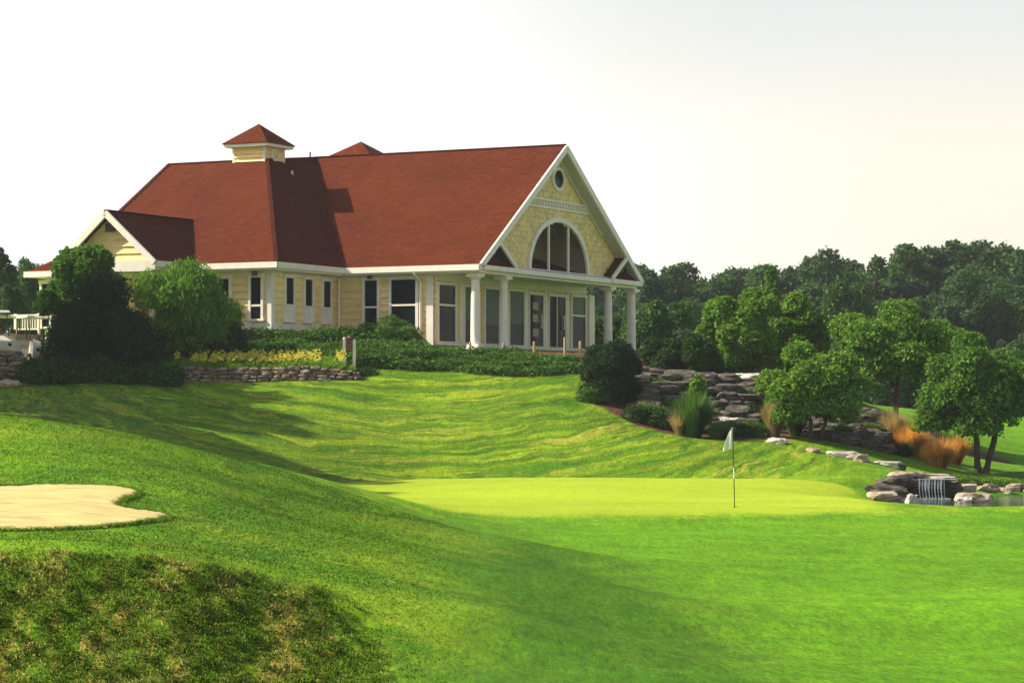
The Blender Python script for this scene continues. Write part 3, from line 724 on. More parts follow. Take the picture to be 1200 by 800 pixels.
# cornice returns: two little gabled boxes at the feet of the big gable
for y0, sg, lb in ((0.0, 1, None), (14.77, -1, None)):
    ym, ye = y0+sg*1.49, y0+sg*2.98; zm = ZE+1.49*SL
    b = MB(); b.bar((.02, ym, zm-.1), (.02, ye, ZE-.02), .09, .16); b.bar((.03, y0, ZE-.12), (.03, ye+sg*.05, ZE-.12), .1, .17)
    cr = b.build('cornice_return', M['white'], club)
    rr = roofpolys([[(0.0,ym,zm-.03),(0.0,ye,ZE-.0),(gx+.03,ye,ZE-.0),(gx+.03,ym,zm-.03)]], 'return_roof', .06)
    rl = roofpolys([[(-.05,y0+sg*.25,ZE+.02),(-.05,ye-sg*.2,ZE+.02),(gx+.05,ye-sg*.5,ZE+.42),(gx+.05,y0+sg*.7,ZE+.42)]], 'ledge_roof', .04)
    bk = MB(); bk.poly([(-.44,y0+sg*.1,ZE-.02),(-.44,ym,zm-.08),(-.44,ye-sg*.05,ZE-.02)]); bk.build('return_wall', M['siding'], club)
    lm = MB()
    for q in (-.17,.17): lm.tube([(-.3,ym+q,ZE+.42),(-.12,ym+q*1.3,ZE+.36)],[.07,.11],10)
    lm.box(-.6,-.3,ym-.2,ym+.2,ZE+.36,ZE+.44); lm.box(-.34,-.26,ym-.05,ym+.05,ZE+.1,ZE+.38)
    lm.build('floodlight', M['metal_dark'], club)
# beam and cornice
b = MB(); b.box(-.72,-.16,.2,14.62,5.5,5.80); b.box(-2.3,-.73,.2,.62,5.5,5.80)
b.build('porch_beam', M['white'], club)
b = MB(); b.box(-.14,.03,-.02,14.8,5.60,5.78); b.prism([(.03,3.0,5.79),(gx+.04,3.0,5.93),(gx+.04,3.0,5.79)],(0,8.8,0))
b.build('cornice', M['white'], club)
MB().box(-2.33,-.17,.63,14.3,5.60,5.66).build('porch_ceiling', M['white'], club)
# dentil band
d_ = MB(); zb0 = zat(246, gx, 7.38); lo = (zb0+.3-ZE)/SL+.3
d_.box(gx+.03, gx+.08, lo-.2, 14.97-lo, zb0, zb0+.09); d_.box(gx+.03, gx+.09, lo+.02, 14.75-lo, zb0+.3, zb0+.38)
yy = lo
while yy < 14.6-lo: d_.box(gx+.03, gx+.10, yy, yy+.11, zb0+.12, zb0+.27); yy += .26
d_.build('dentil_band', M['white'], club)
# round window
def ringmb(cx_, y_, z_, ra, rb, wd, th, a0=0, a1=2*math.pi, n=40):
    m_ = MB(); base = []
    for i in range(n+1):
        a = a0+(a1-a0)*i/n; cs, sn = math.cos(a), math.sin(a)
        q = [(cx_, y_+ra*cs, z_+rb*sn), (cx_, y_+(ra+wd)*cs, z_+(rb+wd)*sn), (cx_+th, y_+(ra+wd)*cs, z_+(rb+wd)*sn), (cx_+th, y_+ra*cs, z_+rb*sn)]
        base.append(len(m_.v)); m_.v += q
    for p, q in zip(base, base[1:]):
        for k in range(4): m_.f.append((p+k, q+k, q+(k+1)%4, p+(k+1)%4))
    return m_
yo = 7.38+.22; zo = zat(210, gx, yo)
rw = ringmb(gx+.02, yo, zo, .44, .36, .13, .09).build('round_window', M['white'], club)
p = MB(); p.poly([(gx+.045, yo+.45*math.cos(a), zo+.37*math.sin(a)) for a in np.linspace(0, 2*math.pi, 32, endpoint=False)]); p.build('pane', M['glass'], rw)
# arched opening
ar = ringmb(gx+.01, y_r, z_r, RA-.02, RB-.02, .2, .1, 0, math.pi).build('arched_window', M['white'], club)
for q in (-.9, .9): m_ = MB(); m_.box(gx-.02, gx+.06, y_r+q-.045, y_r+q+.045, z_r-.0, z_r+RB*math.sqrt(1-(q/RA)**2)); m_.build('mullion', M['white'], ar)
m_ = MB(); m_.box(gx-.02, gx+.16, y_r-RA-.25, y_r+RA+.25, z_r-.12, z_r-.01); m_.build('sill', M['white'], ar)
n_ = MB(); xb = -2.6
n_.poly([(xb, y_r-3.2, 5.7), (xb, y_r+3.2, 5.7), (xb, y_r+3.2, 8.4), (xb, y_r-3.2, 8.4)])
n_.poly([(xb, y_r-3.2, 5.7), (gx-.1, y_r-2.9, 5.7), (gx-.1, y_r-2.9, 8.4), (xb, y_r-3.2, 8.4)])
n_.poly([(xb, y_r+3.2, 5.7), (gx-.1, y_r+2.9, 5.7), (gx-.1, y_r+2.9, 8.4), (xb, y_r+3.2, 8.4)])
n_.poly([(xb, y_r-3.2, 8.4), (gx-.1, y_r-2.9, 8.4), (gx-.1, y_r+2.9, 8.4), (xb, y_r+3.2, 8.4)])
n_.poly([(xb, y_r-3.2, 5.71), (gx-.1, y_r-2.9, 5.71), (gx-.1, y_r+2.9, 5.71), (xb, y_r+3.2, 5.71)])
n_.build('loft_wall', simple('loft_tan', (.42,.34,.22), .8, .1), club)
roofpolys([[(gx-.15, y_r-2.5, z_r+.02), (gx-.15, y_r+.2, z_r+.02), (xb+.05, y_r-1.2, z_r+.75), (xb+.05, y_r-2.9, z_r+.75)],
           [(gx-.15, y_r+.2, z_r+.02), (gx-.15, y_r+2.5, z_r+.02), (xb+.05, y_r+2.9, z_r+.6), (xb+.05, y_r+1.2, z_r+.75)]], 'loft_roof', .05)
# --- windows
def window(face, c0, u0, u1, z0, z1, bars=(), head=.16, jamb=.1, sill=.08, blind=None, lamp=False, panel=None, name='window', vbars=()):
    """face 'x': wall at x=c0 facing +x, u is y; face 'y': wall at y=c0 facing -y, u is x"""
    def bx(mb, a0, a1, d0, d1, za, zb):
        if face == 'x': mb.box(c0+d0, c0+d1, a0, a1, za, zb)
        else: mb.box(a0, a1, c0-d1, c0-d0, za, zb)
    f = MB()
    bx(f, u0-jamb, u0, .0, .13, z0-.02, z1+.01); bx(f, u1, u1+jamb, .0, .13, z0-.02, z1+.01)
    bx(f, u0-jamb-.03, u1+jamb+.03, .0, .15, z1+.012, z1+.012+head)
    bx(f, u0-jamb-.05, u1+jamb+.05, .0, .18, z0-.022-sill, z0-.022)
    for b_ in bars: bx(f, u0, u1, .01, .115, b_-.035, b_+.035)
    for b_ in vbars: bx(f, b_-.025, b_+.025, .01, .11, z0-.02, z1)
    fr_ = f.build(name, M['white'], club)
    p_ = MB()
    if panel: bx(p_, u0, u1, .02, .075, panel, z1)
    else: bx(p_, u0, u1, .02, .075, z0-.02, z1)
    if panel: q_ = MB(); bx(q_, u0, u1, .01, .085, z0-.02, panel-.05); bx(q_, u0, u1, .01, .11, panel-.05, panel); q_.build('lower_panel', M['white'], fr_)
    if blind: b2 = MB(); bx(b2, u0+.01, u1-.01, .077, .083, blind, z1-.01); b2.build('blind', M['blind'], fr_)
    p_.build('pane', M['glass'], fr_)
    if lamp:
        l_ = MB(); um = (u0+u1)/2; bx(l_, um-.1, um+.1, .15, .24, z1+head*.3+.02, z1+head+.14); l_.build('wall_lamp', M['pipe'], club)
    return fr_
def sx(px): return solve_x(px, yb)
for a, b_, t0, b0, br, lamp in ((258,270,327,374,358.5,False), (295.5,307.5,325.5,373,358,True)):
    u0, u1 = sx(a), sx(b_); um = (u0+u1)/2
    window('y', yb, u0, u1, zat(b0,um,yb), zat(t0,um,yb), bars=(zat(br,um,yb),), lamp=lamp, head=.15, jamb=.10)
for a, b_, t0, b1, b0 in ((332.5,341.5,326,356.5,376), (355,363.5,328,358.5,377), (376.5,385,330,360,378)):
    u0, u1 = solve_y(a, xw), solve_y(b_, xw); um = (u0+u1)/2
    window('x', xw, u0, u1, zat(b0,xw,um), zat(t0,xw,um), panel=zat(b1,xw,um), head=.15, jamb=.09, sill=.05)
for a, b_, t0, b0, br, lamp in ((429,443.5,329,390,360,True), (460,488.5,328,392,357.5,False)):
    u0, u1 = solve_x(a, yw), solve_x(b_, yw); um = (u0+u1)/2
    window('y', yw, u0, u1, zat(b0,um,yw), zat(t0,um,yw), bars=(zat(br,um,yw),), lamp=lamp, head=.15, jamb=.11)
# low wing window, windows under the entry gable
u0, u1 = sx(51), sx(60); window('y', yb, u0, u1, 3.6, zat(333,(u0+u1)/2,yb), head=.15, jamb=.10)
u0, u1 = sx(215), sx(226); window('y', yb, u0, u1, 3.6, zat(328,(u0+u1)/2,yb), head=.15, jamb=.10)
# entry porch under the small gable
b = MB(); b.box(xg-hg+.1, xg+hg-.1, yg0+.2, yg0+.5, 5.45, 5.84); b.box(xg+hg-.35, xg+hg-.1, yg0+.5, yb-.06, 5.45, 5.83); b.box(xg-hg+.1, xg-hg+.35, yg0+.5, yb-.06, 5.45, 5.83)
b.build('porch_beam', M['white'], club)
for q in (xg-hg+.3, xg+hg-.3):
    b = MB(); b.box(q-.12, q+.12, yg0+.24, yg0+.48, 1.6, 5.44); b.build('porch_post', M['white'], club)
b = MB(); b.box(xg-.9, xg-.02, yb-.1, yb-.01, 2.6, 4.9); b.box(xg+.02, xg+.9, yb-.1, yb-.01, 2.6, 4.9); b.build('entry_door', M['wood_brown'], club)
# glazed porch wall
gxw = -2.34
wl = MB(); wallbox(wl, gxw, yw-.0, gxw, 14.15, 2.9, WT, (1,0), .27); wl.build('porch_wall', M['siding'], club)
t = MB(); t.box(gxw+.0, gxw+.07, .68, 14.1, 5.28, 5.59); t.box(gxw+.0, gxw+.14, .7, 14.1, 2.82, 2.93)
for px in (541-2.5, 614.5, 637.5, 663): yy = solve_y(px, gxw); t.box(gxw+.02, gxw+.12, yy-.11, yy+.11, 2.94, 5.27)
t.box(gxw+.02, gxw+.16, solve_y(687,gxw), solve_y(693,gxw), 2.6, 5.27)
t.build('porch_trim', M['white'], club)
def gz(px, py): return zat(py, gxw, solve_y(px, gxw))
for a, b_, t0, b0, br, bl in ((511.5,531,328.5,395,357.5,None), (542,555,331,396,None,375), (566,585,333,397.5,None,381), (594.5,611.5,336,399,None,379.5), (668,683.5,342,403,370,369)):
    u0, u1 = solve_y(a, gxw), solve_y(b_, gxw)
    window('x', gxw, u0, u1, 2.98, min(gz((a+b_)/2, t0), 5.12), bars=(gz((a+b_)/2, br),) if br else (), head=.1, jamb=.09, sill=.05, blind=gz((a+b_)/2, bl) if bl else None)
for a, b_ in ((618,634),(641,660)):
    u0, u1 = solve_y(a, gxw), solve_y(b_, gxw)
    dr = window('x', gxw, u0, u1, 2.98, 5.05, head=.12, jamb=.1, sill=.04, name='glass_door', vbars=((u0+u1)/2+.0,) if a == 641 else ())
    h_ = MB(); h_.tube([(gxw+.16,u1-.22,3.7),(gxw+.16,u1-.22,4.3)],[.025,.025],6); h_.box(gxw+.07,gxw+.17,u1-.24,u1-.2,3.72,3.76); h_.box(gxw+.07,gxw+.17,u1-.24,u1-.2,4.24,4.28); h_.build('handle', M['white'], dr)
    if a == 618:
        for zz in (3.35,3.95,4.45): MB().box(gxw+.077,gxw+.085,u0+.35,u0+.85,zz,zz+.32).build('notice', M['notice'], dr)
b = MB(); b.box(gxw+.005, gxw+.09, .66, 14.12, 2.15, 2.81); b.build('brick_base', M['brick'], club)
b = MB(); b.box(gxw+.1, -.1, -.15, 14.95, 1.9, 2.60); b.build('porch_floor', M['brick'], club)
# columns
for k, yc in enumerate((.45, 2.78, 12.35, 14.72)):
    prof_z = [2.80,2.84,3.4,4.2,5.0,5.26]; prof_r = [.20,.185,.185,.178,.162,.158]
    cmb = MB().tube([(-.45,yc,z_) for z_ in prof_z], prof_r, 18); co = cmb.build('column', M['white'], club, smooth=True)
    MB().box(-.76,-.14,yc-.31,yc+.31,2.60,2.68).box(-.70,-.20,yc-.25,yc+.25,2.683,2.80).build('base', M['white'], co)
    MB().tube([(-.45,yc,5.26),(-.45,yc,5.30),(-.45,yc,5.36)],[.17,.22,.24],18).box(-.71,-.19,yc-.26,yc+.26,5.363,5.495).build('capital', M['white'], co)
# downspouts
for (xx, yy, z0) in ((solve_x(493,.5), .5, 2.3), (-6.42, YB+5.3, 3.3)):
    MB().tube([(xx, -.05, 5.55), (xx, .12, 5.42), (xx, yy, 5.2), (xx, yy, z0)] if yy == .5 else [(xw+.15,.45,5.45),(xw+.15,.45,3.3)], [.05]*(4 if yy == .5 else 2), 8).build('downspout', M['white'], club)
# cupola
cpx = Rf[0]-.3; cw = 1.45
cx1, cy0 = Rf[0]-.05, Rf[1]-.1; cx0, cy1 = cx1-cw, cy0+cw
w = MB()
for z0_, z1_, in ((9.9, 10.97),):
    wallbox(w, cx0, cy0, cx1, cy0, z0_, z1_, (0,-1), .16); wallbox(w, cx1, cy0, cx1, cy1, z0_, z1_, (1,0), .16); wallbox(w, cx0, cy0, cx0, cy1, z0_, z1_, (-1,0), .16)
cup = w.build('cupola', M['siding'], club)
MB().box(cx0+.01, cx1-.01, cy0+.01, cy1-.01, 9.9, 10.96).build('cupola_core', M['siding'], cup)
t = MB(); o_ = .3
t.box(cx0-o_, cx1+o_, cy0-o_, cy1+o_, 10.97, 11.11)
for a, b_ in ((cx0,cy0),(cx1,cy0),(cx1,cy1)): t.box(a-.05,a+.05,b_-.05,b_+.05,10.0,10.96)
t.build('cornice', M['white'], cup)
cmx, cmy = (cx0+cx1)/2, (cy0+cy1)/2; o_ = .36; cr4 = [(cx0-o_,cy0-o_),(cx1+o_,cy0-o_),(cx1+o_,cy1+o_),(cx0-o_,cy1+o_)]
roofpolys([[(cmx,cmy,11.98),(*cr4[i],11.12),(*cr4[(i+1)%4],11.12)] for i in range(4)], 'cupola_roof', .03, cup)
rg = ringmb(cx1+.03, cmy, 10.72, .22, .22, .07, .05).build('round_louvre', M['white'], cup)
p = MB(); p.poly([(cx1+.045, cmy+.23*math.cos(a), 10.72+.23*math.sin(a)) for a in np.linspace(0, 2*math.pi, 24, endpoint=False)]); p.build('louvre_pane', M['shingle_wall'], rg)
# roof pipes
xx = solve_x(362, 7.4)
MB().tube([(xx,7.5,10.7),(xx,7.5,11.22)],[.035,.035],8).build('vent_pipe', M['pipe'], club)
xx, yy = Rf[0]+.55, 3.6; MB().tube([(xx,yy,9.6),(xx,yy,10.05)],[.05,.05],8).build('vent_pipe', M['white'], club)
xx = solve_x(281, YB+.3)
# railing at the far left
rl = MB()
for i in range(9): x_ = -16.9-i*.12; rl.box(x_-.015, x_+.015, yb-.62, yb-.58, 3.5, 4.0)
rl.box(-17.95,-16.8,yb-.64,yb-.56,4.0,4.05); rl.box(-17.95,-16.8,yb-.63,yb-.57,3.45,3.5); rl.box(-16.9,-16.8,yb-.65,yb-.55,2.0,4.08); rl.box(-18.0,-17.9,yb-.65,yb-.55,2.0,4.08)
rl.build('porch_railing', M['white'], club)
# ------------------------------------------------------------------ rocks
def rock_geo(size, seed, sub=3, rough=.22, block=.6):
    bm = bmesh.new(); bmesh.ops.create_icosphere(bm, subdivisions=sub, radius=1.0)
    off = Vector((seed*3.7, seed*1.9, seed*.7))
    for v in bm.verts:
        c = v.co.copy(); m_ = max(abs(c.x), abs(c.y), abs(c.z)); c = c.lerp(c/m_*.85, block)
        d = noise.noise(c*1.1+off)*rough*1.5 + noise.noise(c*2.7+off)*rough*.7 + noise.noise(c*6+off)*rough*.28
        c *= 1+d
        c.z = round(c.z*3.2+noise.noise(c*1.5+off)*.4)/3.2*.45 + c.z*.55
        v.co = Vector((c.x*size[0], c.y*size[1], c.z*size[2]))*.5*1.1
    vs = [v.co.copy() for v in bm.verts]; fs = [tuple(v.index for v in f.verts) for f in bm.faces]; bm.free(); return vs, fs
def rock(px, Y, size, label, seed, mat='rock', name='boulder', dz=None, rz=None, z=None, group=None, cat='rock'):
    x, y, _ = P(px, 0, Y); zz = zt(x, y) if z is None else z
    mb = MB(); vs, fs = rock_geo(size, seed); mb.v = [tuple(v) for v in vs]; mb.f = fs
    o = mb.build(name, M[mat]); o.location = (x, y, zz + (size[2]*.28 if dz is None else dz)); o.rotation_euler = (0,0, (seed*1.3)%3 if rz is None else rz)
    return tag(o, label, cat, group)
def rockpile(name, items, mat, label, cat, group=None):
    """items: (x,y,z,(sx,sy,sz),rz,seed) stacked stones forming one wall"""
    mb = MB()
    for x, y, z, s, rz, sd in items:
        vs, fs = rock_geo(s, sd, 2); R_ = Matrix.Rotation(rz, 3, 'Z'); o = len(mb.v)
        mb.v += [tuple(R_@v+Vector((x,y,z))) for v in vs]; mb.f += [tuple(i+o for i in f) for f in fs]
    return tag(mb.build(name, M[mat]), label, cat, group)
rr_ = random.Random(11)
# retaining wall under the lilies
it = []
x0, x1 = P(203,0,96.3)[0], P(416,0,96.3)[0]
for row in range(4):
    x = x0+rr_.uniform(0,.2)
    while x < x1:
        w_ = rr_.uniform(.22,.55); f = (x-x0)/(x1-x0); zb_ = zt(x+w_/2, 96.35)-.05; hh = .135*(1-.45*max(0,(f-.75)/.25))
        it.append((x+w_/2, 96.4+row*.04+rr_.uniform(-.04,.04), zb_+.06+row*hh, (w_*1.05,.42,hh*1.25), rr_.uniform(-.1,.1), rr_.random()*50)); x += w_
M['wall_stone'] = rockmat('wall_stone', (.13,.085,.06), (.25,.17,.12), (.42,.35,.28))
rockpile('retaining_wall', it, 'wall_stone', 'low brown dry stone retaining wall under the yellow lilies', 'stone wall')
it = []
for row in range(6):
    x = P(-40,0,96)[0]
    while x < P(34-row*3+rr_.uniform(-4,2),0,96)[0]:
        w_ = rr_.uniform(.4,.9); it.append((x+w_/2, 95.6+row*.35, zt(x, 95.6+row*.1)+.02+row*.19, (w_*1.05,.9,.24), rr_.uniform(-.2,.2), rr_.random()*50)); x += w_
rockpile('terraced_rock_wall', it, 'wall_stone', 'stepped brown stone wall at the left edge below the golf carts', 'stone wall')
rock(8, 94.2, (1.0,.7,.3), 'flat pale stone lying at the foot of the stepped left wall', 3.3, 'rock_tan', 'flat_stone', rz=.1)
# rock ledges below the shrubs
def ledge(name, pxa, pxb, Ya, Yb, rows, top, label, seed, lo=.35, hi=1.2):
    q = random.Random(seed); it = []
    for r in range(rows):
        px = pxa+q.uniform(-4,4); f = r/(rows-1)
        while px < pxb:
            w_ = q.uniform(lo, hi); Y = Ya+(Yb-Ya)*f+q.uniform(-.25,.25); x = (px-600)*Y/F
            zb_ = zt(x, Y); z = zb_*(1-.35*f)+top*.35*f+.08
            hgt = q.uniform(.22,.5)
            it.append((x, Y, z, (w_*1.2, q.uniform(.5,1.2), hgt), q.uniform(-.7,.7), q.random()*60)); px += w_*F/Y*.85
    return rockpile(name, it, 'rock', label, 'rock ledge')
ledge('rock_ledge', 752, 885, 93.6, 98.4, 9, 1.75, 'tall layered dark grey rock ledge behind the reed clump', 5)
ledge('rock_ledge', 958, 1042, 94.5, 99.5, 7, .75, 'dark rock ledge between the round tree and the orange grasses', 6)
q_ = random.Random(4)
for px, Y, s, lb in ((770,98.6,(1.5,.9,.28),'flat pale capstone at the left end of the tall ledge'),(806,98.9,(1.3,.9,.3),'pale capstone above the reed clump on the tall ledge'),(846,99.0,(1.4,1,.26),'brownish capstone in the middle right of the tall ledge'),(878,99.0,(1.3,.9,.28),'pale capstone at the right end of the tall ledge'),
                     (804,94.8,(.75,.6,.75),'upright pale boulder just behind the reed clump'),(789,93.2,(.9,.7,.55),'pale grey boulder left of the reed clump at the bed edge'),(848,94.8,(1.5,.8,.5),'long pale leaning boulder right of the reed clump'),(866,93.8,(1.0,.7,.45),'grey boulder at the lower right of the tall ledge'),
                     (830,96.2,(1.1,.8,.8),'big square dark boulder in the middle of the tall ledge'),(765,95.4,(1.1,.8,.7),'big dark boulder at the left of the tall ledge beside the dark shrub'),
                     (972,97.0,(1.1,.8,.75),'big grey boulder behind the round tree trunk'),(1002,95.6,(1.3,.8,.6),'broad grey boulder facing the lawn right of the round tree'),(1030,95.4,(.9,.8,.7),'dark boulder next to the orange grasses')):
    pale = 'pale' in lb
    xw_, _, _ = P(px,0,Y); zz = None
    if 'capstone' in lb: zz = 1.42
    rock(px, Y, s, lb, q_.random()*40, 'rock_pale' if pale else 'rock', 'capstone' if 'capstone' in lb else 'boulder', z=zz)
# stones stepping down the lawn to the pond
for px, py, s, lb, mt in ((911,519,(.7,.5,.25),'small pale stone at the mulch edge left of the round tree trunk','rock_pale'),(952,529,(.55,.4,.16),'small flat stone on the grass in front of the round tree trunk','rock_tan'),
        (990,535,(1.15,.7,.3),'flat pale stepping stone uppermost in the line down to the pond','rock_pale'),(1006,539,(.8,.6,.3),'brown stone touching the uppermost flat stepping stone','rock_tan'),
        (1038,546,(1.1,.7,.26),'flat pale stepping stone halfway down to the waterfall','rock_pale'),(1050,549,(.6,.5,.22),'small grey stone beside the halfway stepping stone','rock')):
    x, y, z = hit(px, py, 84); rock(px, y, s, lb, q_.random()*40, mt, 'stepping_stone', z=z, dz=.03)
# waterfall rocks
zw = -2.47
wf = [(1041,83.4,(1.3,1.1,.5),-2.3,'rock','dark low boulder at the left foot of the waterfall'),(1036,82.3,(.9,.7,.3),-2.35,'rock_tan','tan flat rock at the left edge of the pond'),(1052,84.2,(1.2,1,.42),-1.98,'rock','dark stacked boulder left of the waterfall'),
      (1066,84.9,(.8,.9,.8),-2.25,'rock','dark upright boulder on the left side of the falling water'),(1090,85.6,(1.7,.7,.9),-2.35,'rock','dark rock face behind the falling water'),(1114,85.0,(.75,.9,.75),-2.3,'rock','dark upright boulder on the right side of the falling water'),
      (1079,84.9,(1.75,1.0,.16),-1.80,'rock_tan','broad tan slab over the waterfall, uppermost of the stack'),(1101,84.6,(1.0,.8,.12),-1.86,'rock_pale','thin pale slab forming the right lip of the waterfall'),(1062,84.4,(1.0,.8,.18),-1.73,'rock_tan','tan slab resting on the left part of the waterfall stack'),
      (1069,80.6,(.36,.34,.34),-2.42,'rock_pale','rounded pale stone standing in the pond below the waterfall'),(1128,85.8,(.9,.6,.3),-2.2,'rock_tan','tan rock right of the waterfall at the water line'),
      (1141,80.6,(1.0,.7,.4),-2.38,'rock_tan','brown rock standing in the pond right of the waterfall'),(1131,80.0,(.45,.4,.24),-2.42,'rock_pale','small pale stone against the brown rock in the pond')]
for px, Y, s, z, mt, lb in wf: rock(px, Y, s, lb, q_.random()*40, mt, 'slab' if 'slab' in lb else 'boulder', z=z, dz=0, rz=q_.uniform(-.25,.25))
for i in range(17):
    px = 1142+i*9+q_.uniform(-3,3); Y = 87.0+i*.16+q_.uniform(-.5,.5)
    rock(px, Y, (q_.uniform(.3,.75), q_.uniform(.3,.5), q_.uniform(.14,.34)), 'small tan stone in the row lining the far bank of the pond', q_.random()*40, 'rock_tan' if i % 3 else 'rock', 'bank_stone', dz=.05, group='stones lining the far pond bank')
# falling water
mb = MB(); qq = random.Random(3)
for px in np.linspace(1077,1106,9):
    Y = 83.95+qq.uniform(-.1,.1); x = (px-600)*Y/F; ww = qq.uniform(.012,.045); zt_ = -1.86+qq.uniform(-.03,.02); zb_ = zw+.0
    for a in range(6):
        f0, f1 = a/6, (a+1)/6
        mb.box(x-ww*(.6+.4*math.sin(a)), x+ww*(.6+.4*math.cos(a)), Y-.06-f0*.16, Y-.04-f0*.16, zt_+(zb_-zt_)*f1, zt_+(zb_-zt_)*f0-.002)
xa, xb_ = (1075.5-600)*84.1/F, (1107.5-600)*84.1/F; mb.box(xa, xb_, 83.82, 84.5, -1.875, -1.855)
tag(mb.build('waterfall', M['water_fall']), 'thin white strands of water falling from the slab into the pond', 'waterfall')
mb = MB()
for i in range(40):
    px = qq.uniform(1070,1112); Y = 83.5+qq.uniform(-.45,.2); x = (px-600)*Y/F
    mb.box(x-.06, x+.06, Y-.03, Y+.03, zw+.004, zw+.02+i*.0004)
tag(mb.build('foam', M['water_fall']), 'white foam where the waterfall meets the pond', 'foam', kind='stuff')
# ------------------------------------------------------------------ shrubs and trees
def at(px, Y): x = (px-600)*Y/F; return (x, Y, zt(x, Y))
def htop(px, Y, py): x, y, z = at(px, Y); return (H-py)*Y/F - z
def shrub(px, Y, py_top, wpx, label, mat, seed, name='shrub', n=16000, leaf=.10, dep=None, nb=14, squash=1.0, **kw):
    h = htop(px, Y, py_top); rx = wpx*Y/F/2; rz = h*.62
    return make_tree(name, at(px, Y), label, 'shrub', h, (rx/1.12, (dep or rx)/1.12, rz/1.08), mat, n=n, leaf=leaf, nb=nb, seed=seed, crown_z=h-rz*1.05, r0=.07, bottom=-.75, shellin=.55, **kw)
shrub(129, 96.4, 327, 132, 'huge dark domed evergreen shrub in front of the entry gable', 'leaf_dark', 21, 'evergreen_shrub', n=70000, leaf=.15, nb=24, aspect=.3)
shrub(712, 95.6, 401, 80, 'near black rounded evergreen shrub at the right end of the hedge bank', 'leaf_dark', 22, 'evergreen_shrub', n=40000, leaf=.12, nb=16, aspect=.3)
shrub(780, 101.5, 393, 62, 'dark evergreen shrub above the tall ledge, nearer the porch', 'leaf_yew', 23, 'evergreen_shrub', n=22000, leaf=.12, aspect=.35)
shrub(822, 101.0, 391, 58, 'dark evergreen shrub above the tall ledge, nearer the round light green tree', 'leaf_yew', 24, 'evergreen_shrub', n=22000, leaf=.12, aspect=.35)
shrub(460, 102.6, 370, 68, 'rounded green juniper shrub under the wide long side window', 'leaf_juniper', 25, 'juniper_shrub', n=12000, leaf=.09, aspect=.35)
shrub(276, 98.6, 376, 34, 'small dark shrub at the right foot of the weeping tree', 'leaf_yew', 26, n=5000, leaf=.09)
e1 = make_tree('spreading_tree', at(98, 99.8), 'wide green tree rising behind the huge dark shrub beside the entry gable', 'tree', htop(98,99.8,291), (1.15,1.2,1.3), 'leaf_mid', n=24000, leaf=.15, nb=24, seed=31, r0=.1, bottom=-.3, offs=(.15,0))
make_tree('spreading_shrub', at(62, 99.2), 'low spreading green branches left of the huge dark shrub', 'shrub', htop(62,99.2,343), (.7,.7,.6), 'leaf_mid', n=7000, leaf=.14, nb=9, seed=32, r0=.06, bottom=-.3)
make_tree('weeping_tree', at(216, 98.6), 'bright green weeping tree with drooping foliage in front of the long side', 'tree', htop(216,98.6,318), (1.85,1.5,1.75), 'leaf_willow', n=34000, leaf=.2, nb=34, seed=33, crown_z=htop(216,98.6,318)-1.85, r0=.1, bottom=-.9, droop=1.2, aspect=.28, shellin=.5)
# right side trees
make_tree('round_tree', at(872, 104), 'bright green round tree standing above the right end of the tall ledge', 'tree', htop(872,104,346), (1.55,1.4,1.7), 'leaf_light', n=40000, leaf=.14, nb=34, seed=41, r0=.1, bottom=-.9, sub=(.26,.4))
make_tree('round_tree', at(936, 107), 'light green tree half hidden right behind the bright round tree', 'tree', htop(936,107,350), (1.3,1.3,1.6), 'leaf_light', n=22000, leaf=.14, nb=20, seed=42, r0=.09, bottom=-.8, sub=(.26,.4))
make_tree('slender_tree', at(907, 113), 'slim dark tree peeking up between the two light green trees', 'tree', htop(907,113,328), (.6,.6,1.9), 'leaf_mid', n=8000, leaf=.14, nb=12, seed=43, r0=.08)
make_tree('round_tree', at(955, 93.4), 'low round tree with dark stems on the lawn in front of the grey boulders', 'tree', htop(955,93.4,413), (1.7,1.5,1.5), 'leaf_light', n=40000, leaf=.13, nb=34, seed=44, r0=.13, stems=4, bottom=-.6, offs=(-.05,0), sub=(.26,.4))
make_tree('round_tree', at(1048, 104), 'wide spreading tree with a single trunk behind the orange grasses', 'tree', htop(1048,104,360), (2.3,1.9,1.6), 'leaf_light', n=50000, leaf=.14, nb=44, seed=45, r0=.13, bottom=-.75, sub=(.24,.38))
make_tree('round_tree', at(1150, 95.2), 'large multi stemmed tree standing right of the orange grasses above the pond', 'tree', htop(1150,95.2,402), (2.0,1.9,2.1), 'leaf_mid', n=52000, leaf=.14, nb=44, seed=46, r0=.17, stems=4, bottom=-.75, offs=(.05,0), sub=(.24,.38))
make_tree('bushy_tree', at(762, 127), 'olive green tree seen just right of the porch columns', 'tree', htop(762,127,346), (1.5,1.5,2.0), 'leaf_forest2', n=12000, leaf=.2, nb=14, seed=47, r0=.1, bottom=-.8)
make_tree('bushy_tree', at(712, 130), 'green tree seen between the last porch columns', 'tree', htop(712,130,362), (1.7,1.5,1.8), 'leaf_forest2', n=12000, leaf=.2, nb=14, seed=48, r0=.1, bottom=-.8)
make_tree('young_tree', at(998, 165), 'pale green young tree standing in front of the dark far wood', 'tree', htop(998,165,331), (1.5,1.5,3.0), 'leaf_forest2', n=14000, leaf=.24, nb=16, seed=49, r0=.14, bottom=-.7)
make_tree('bushy_tree', at(1195, 135), 'bushy tree on the back lawn at the right edge', 'tree', htop(1225,135,415), (2.2,1.9,1.8), 'leaf_mid', n=10000, leaf=.22, nb=14, seed=50, r0=.14, bottom=-.7)
make_tree('bushy_tree', at(1058, 150), 'dark bushy tree behind the trunk of the wide spreading tree', 'tree', htop(1058,150,425), (2.6,2,1.6), 'leaf_forest', n=9000, leaf=.25, nb=12, seed=51, r0=.12, bottom=-.9)
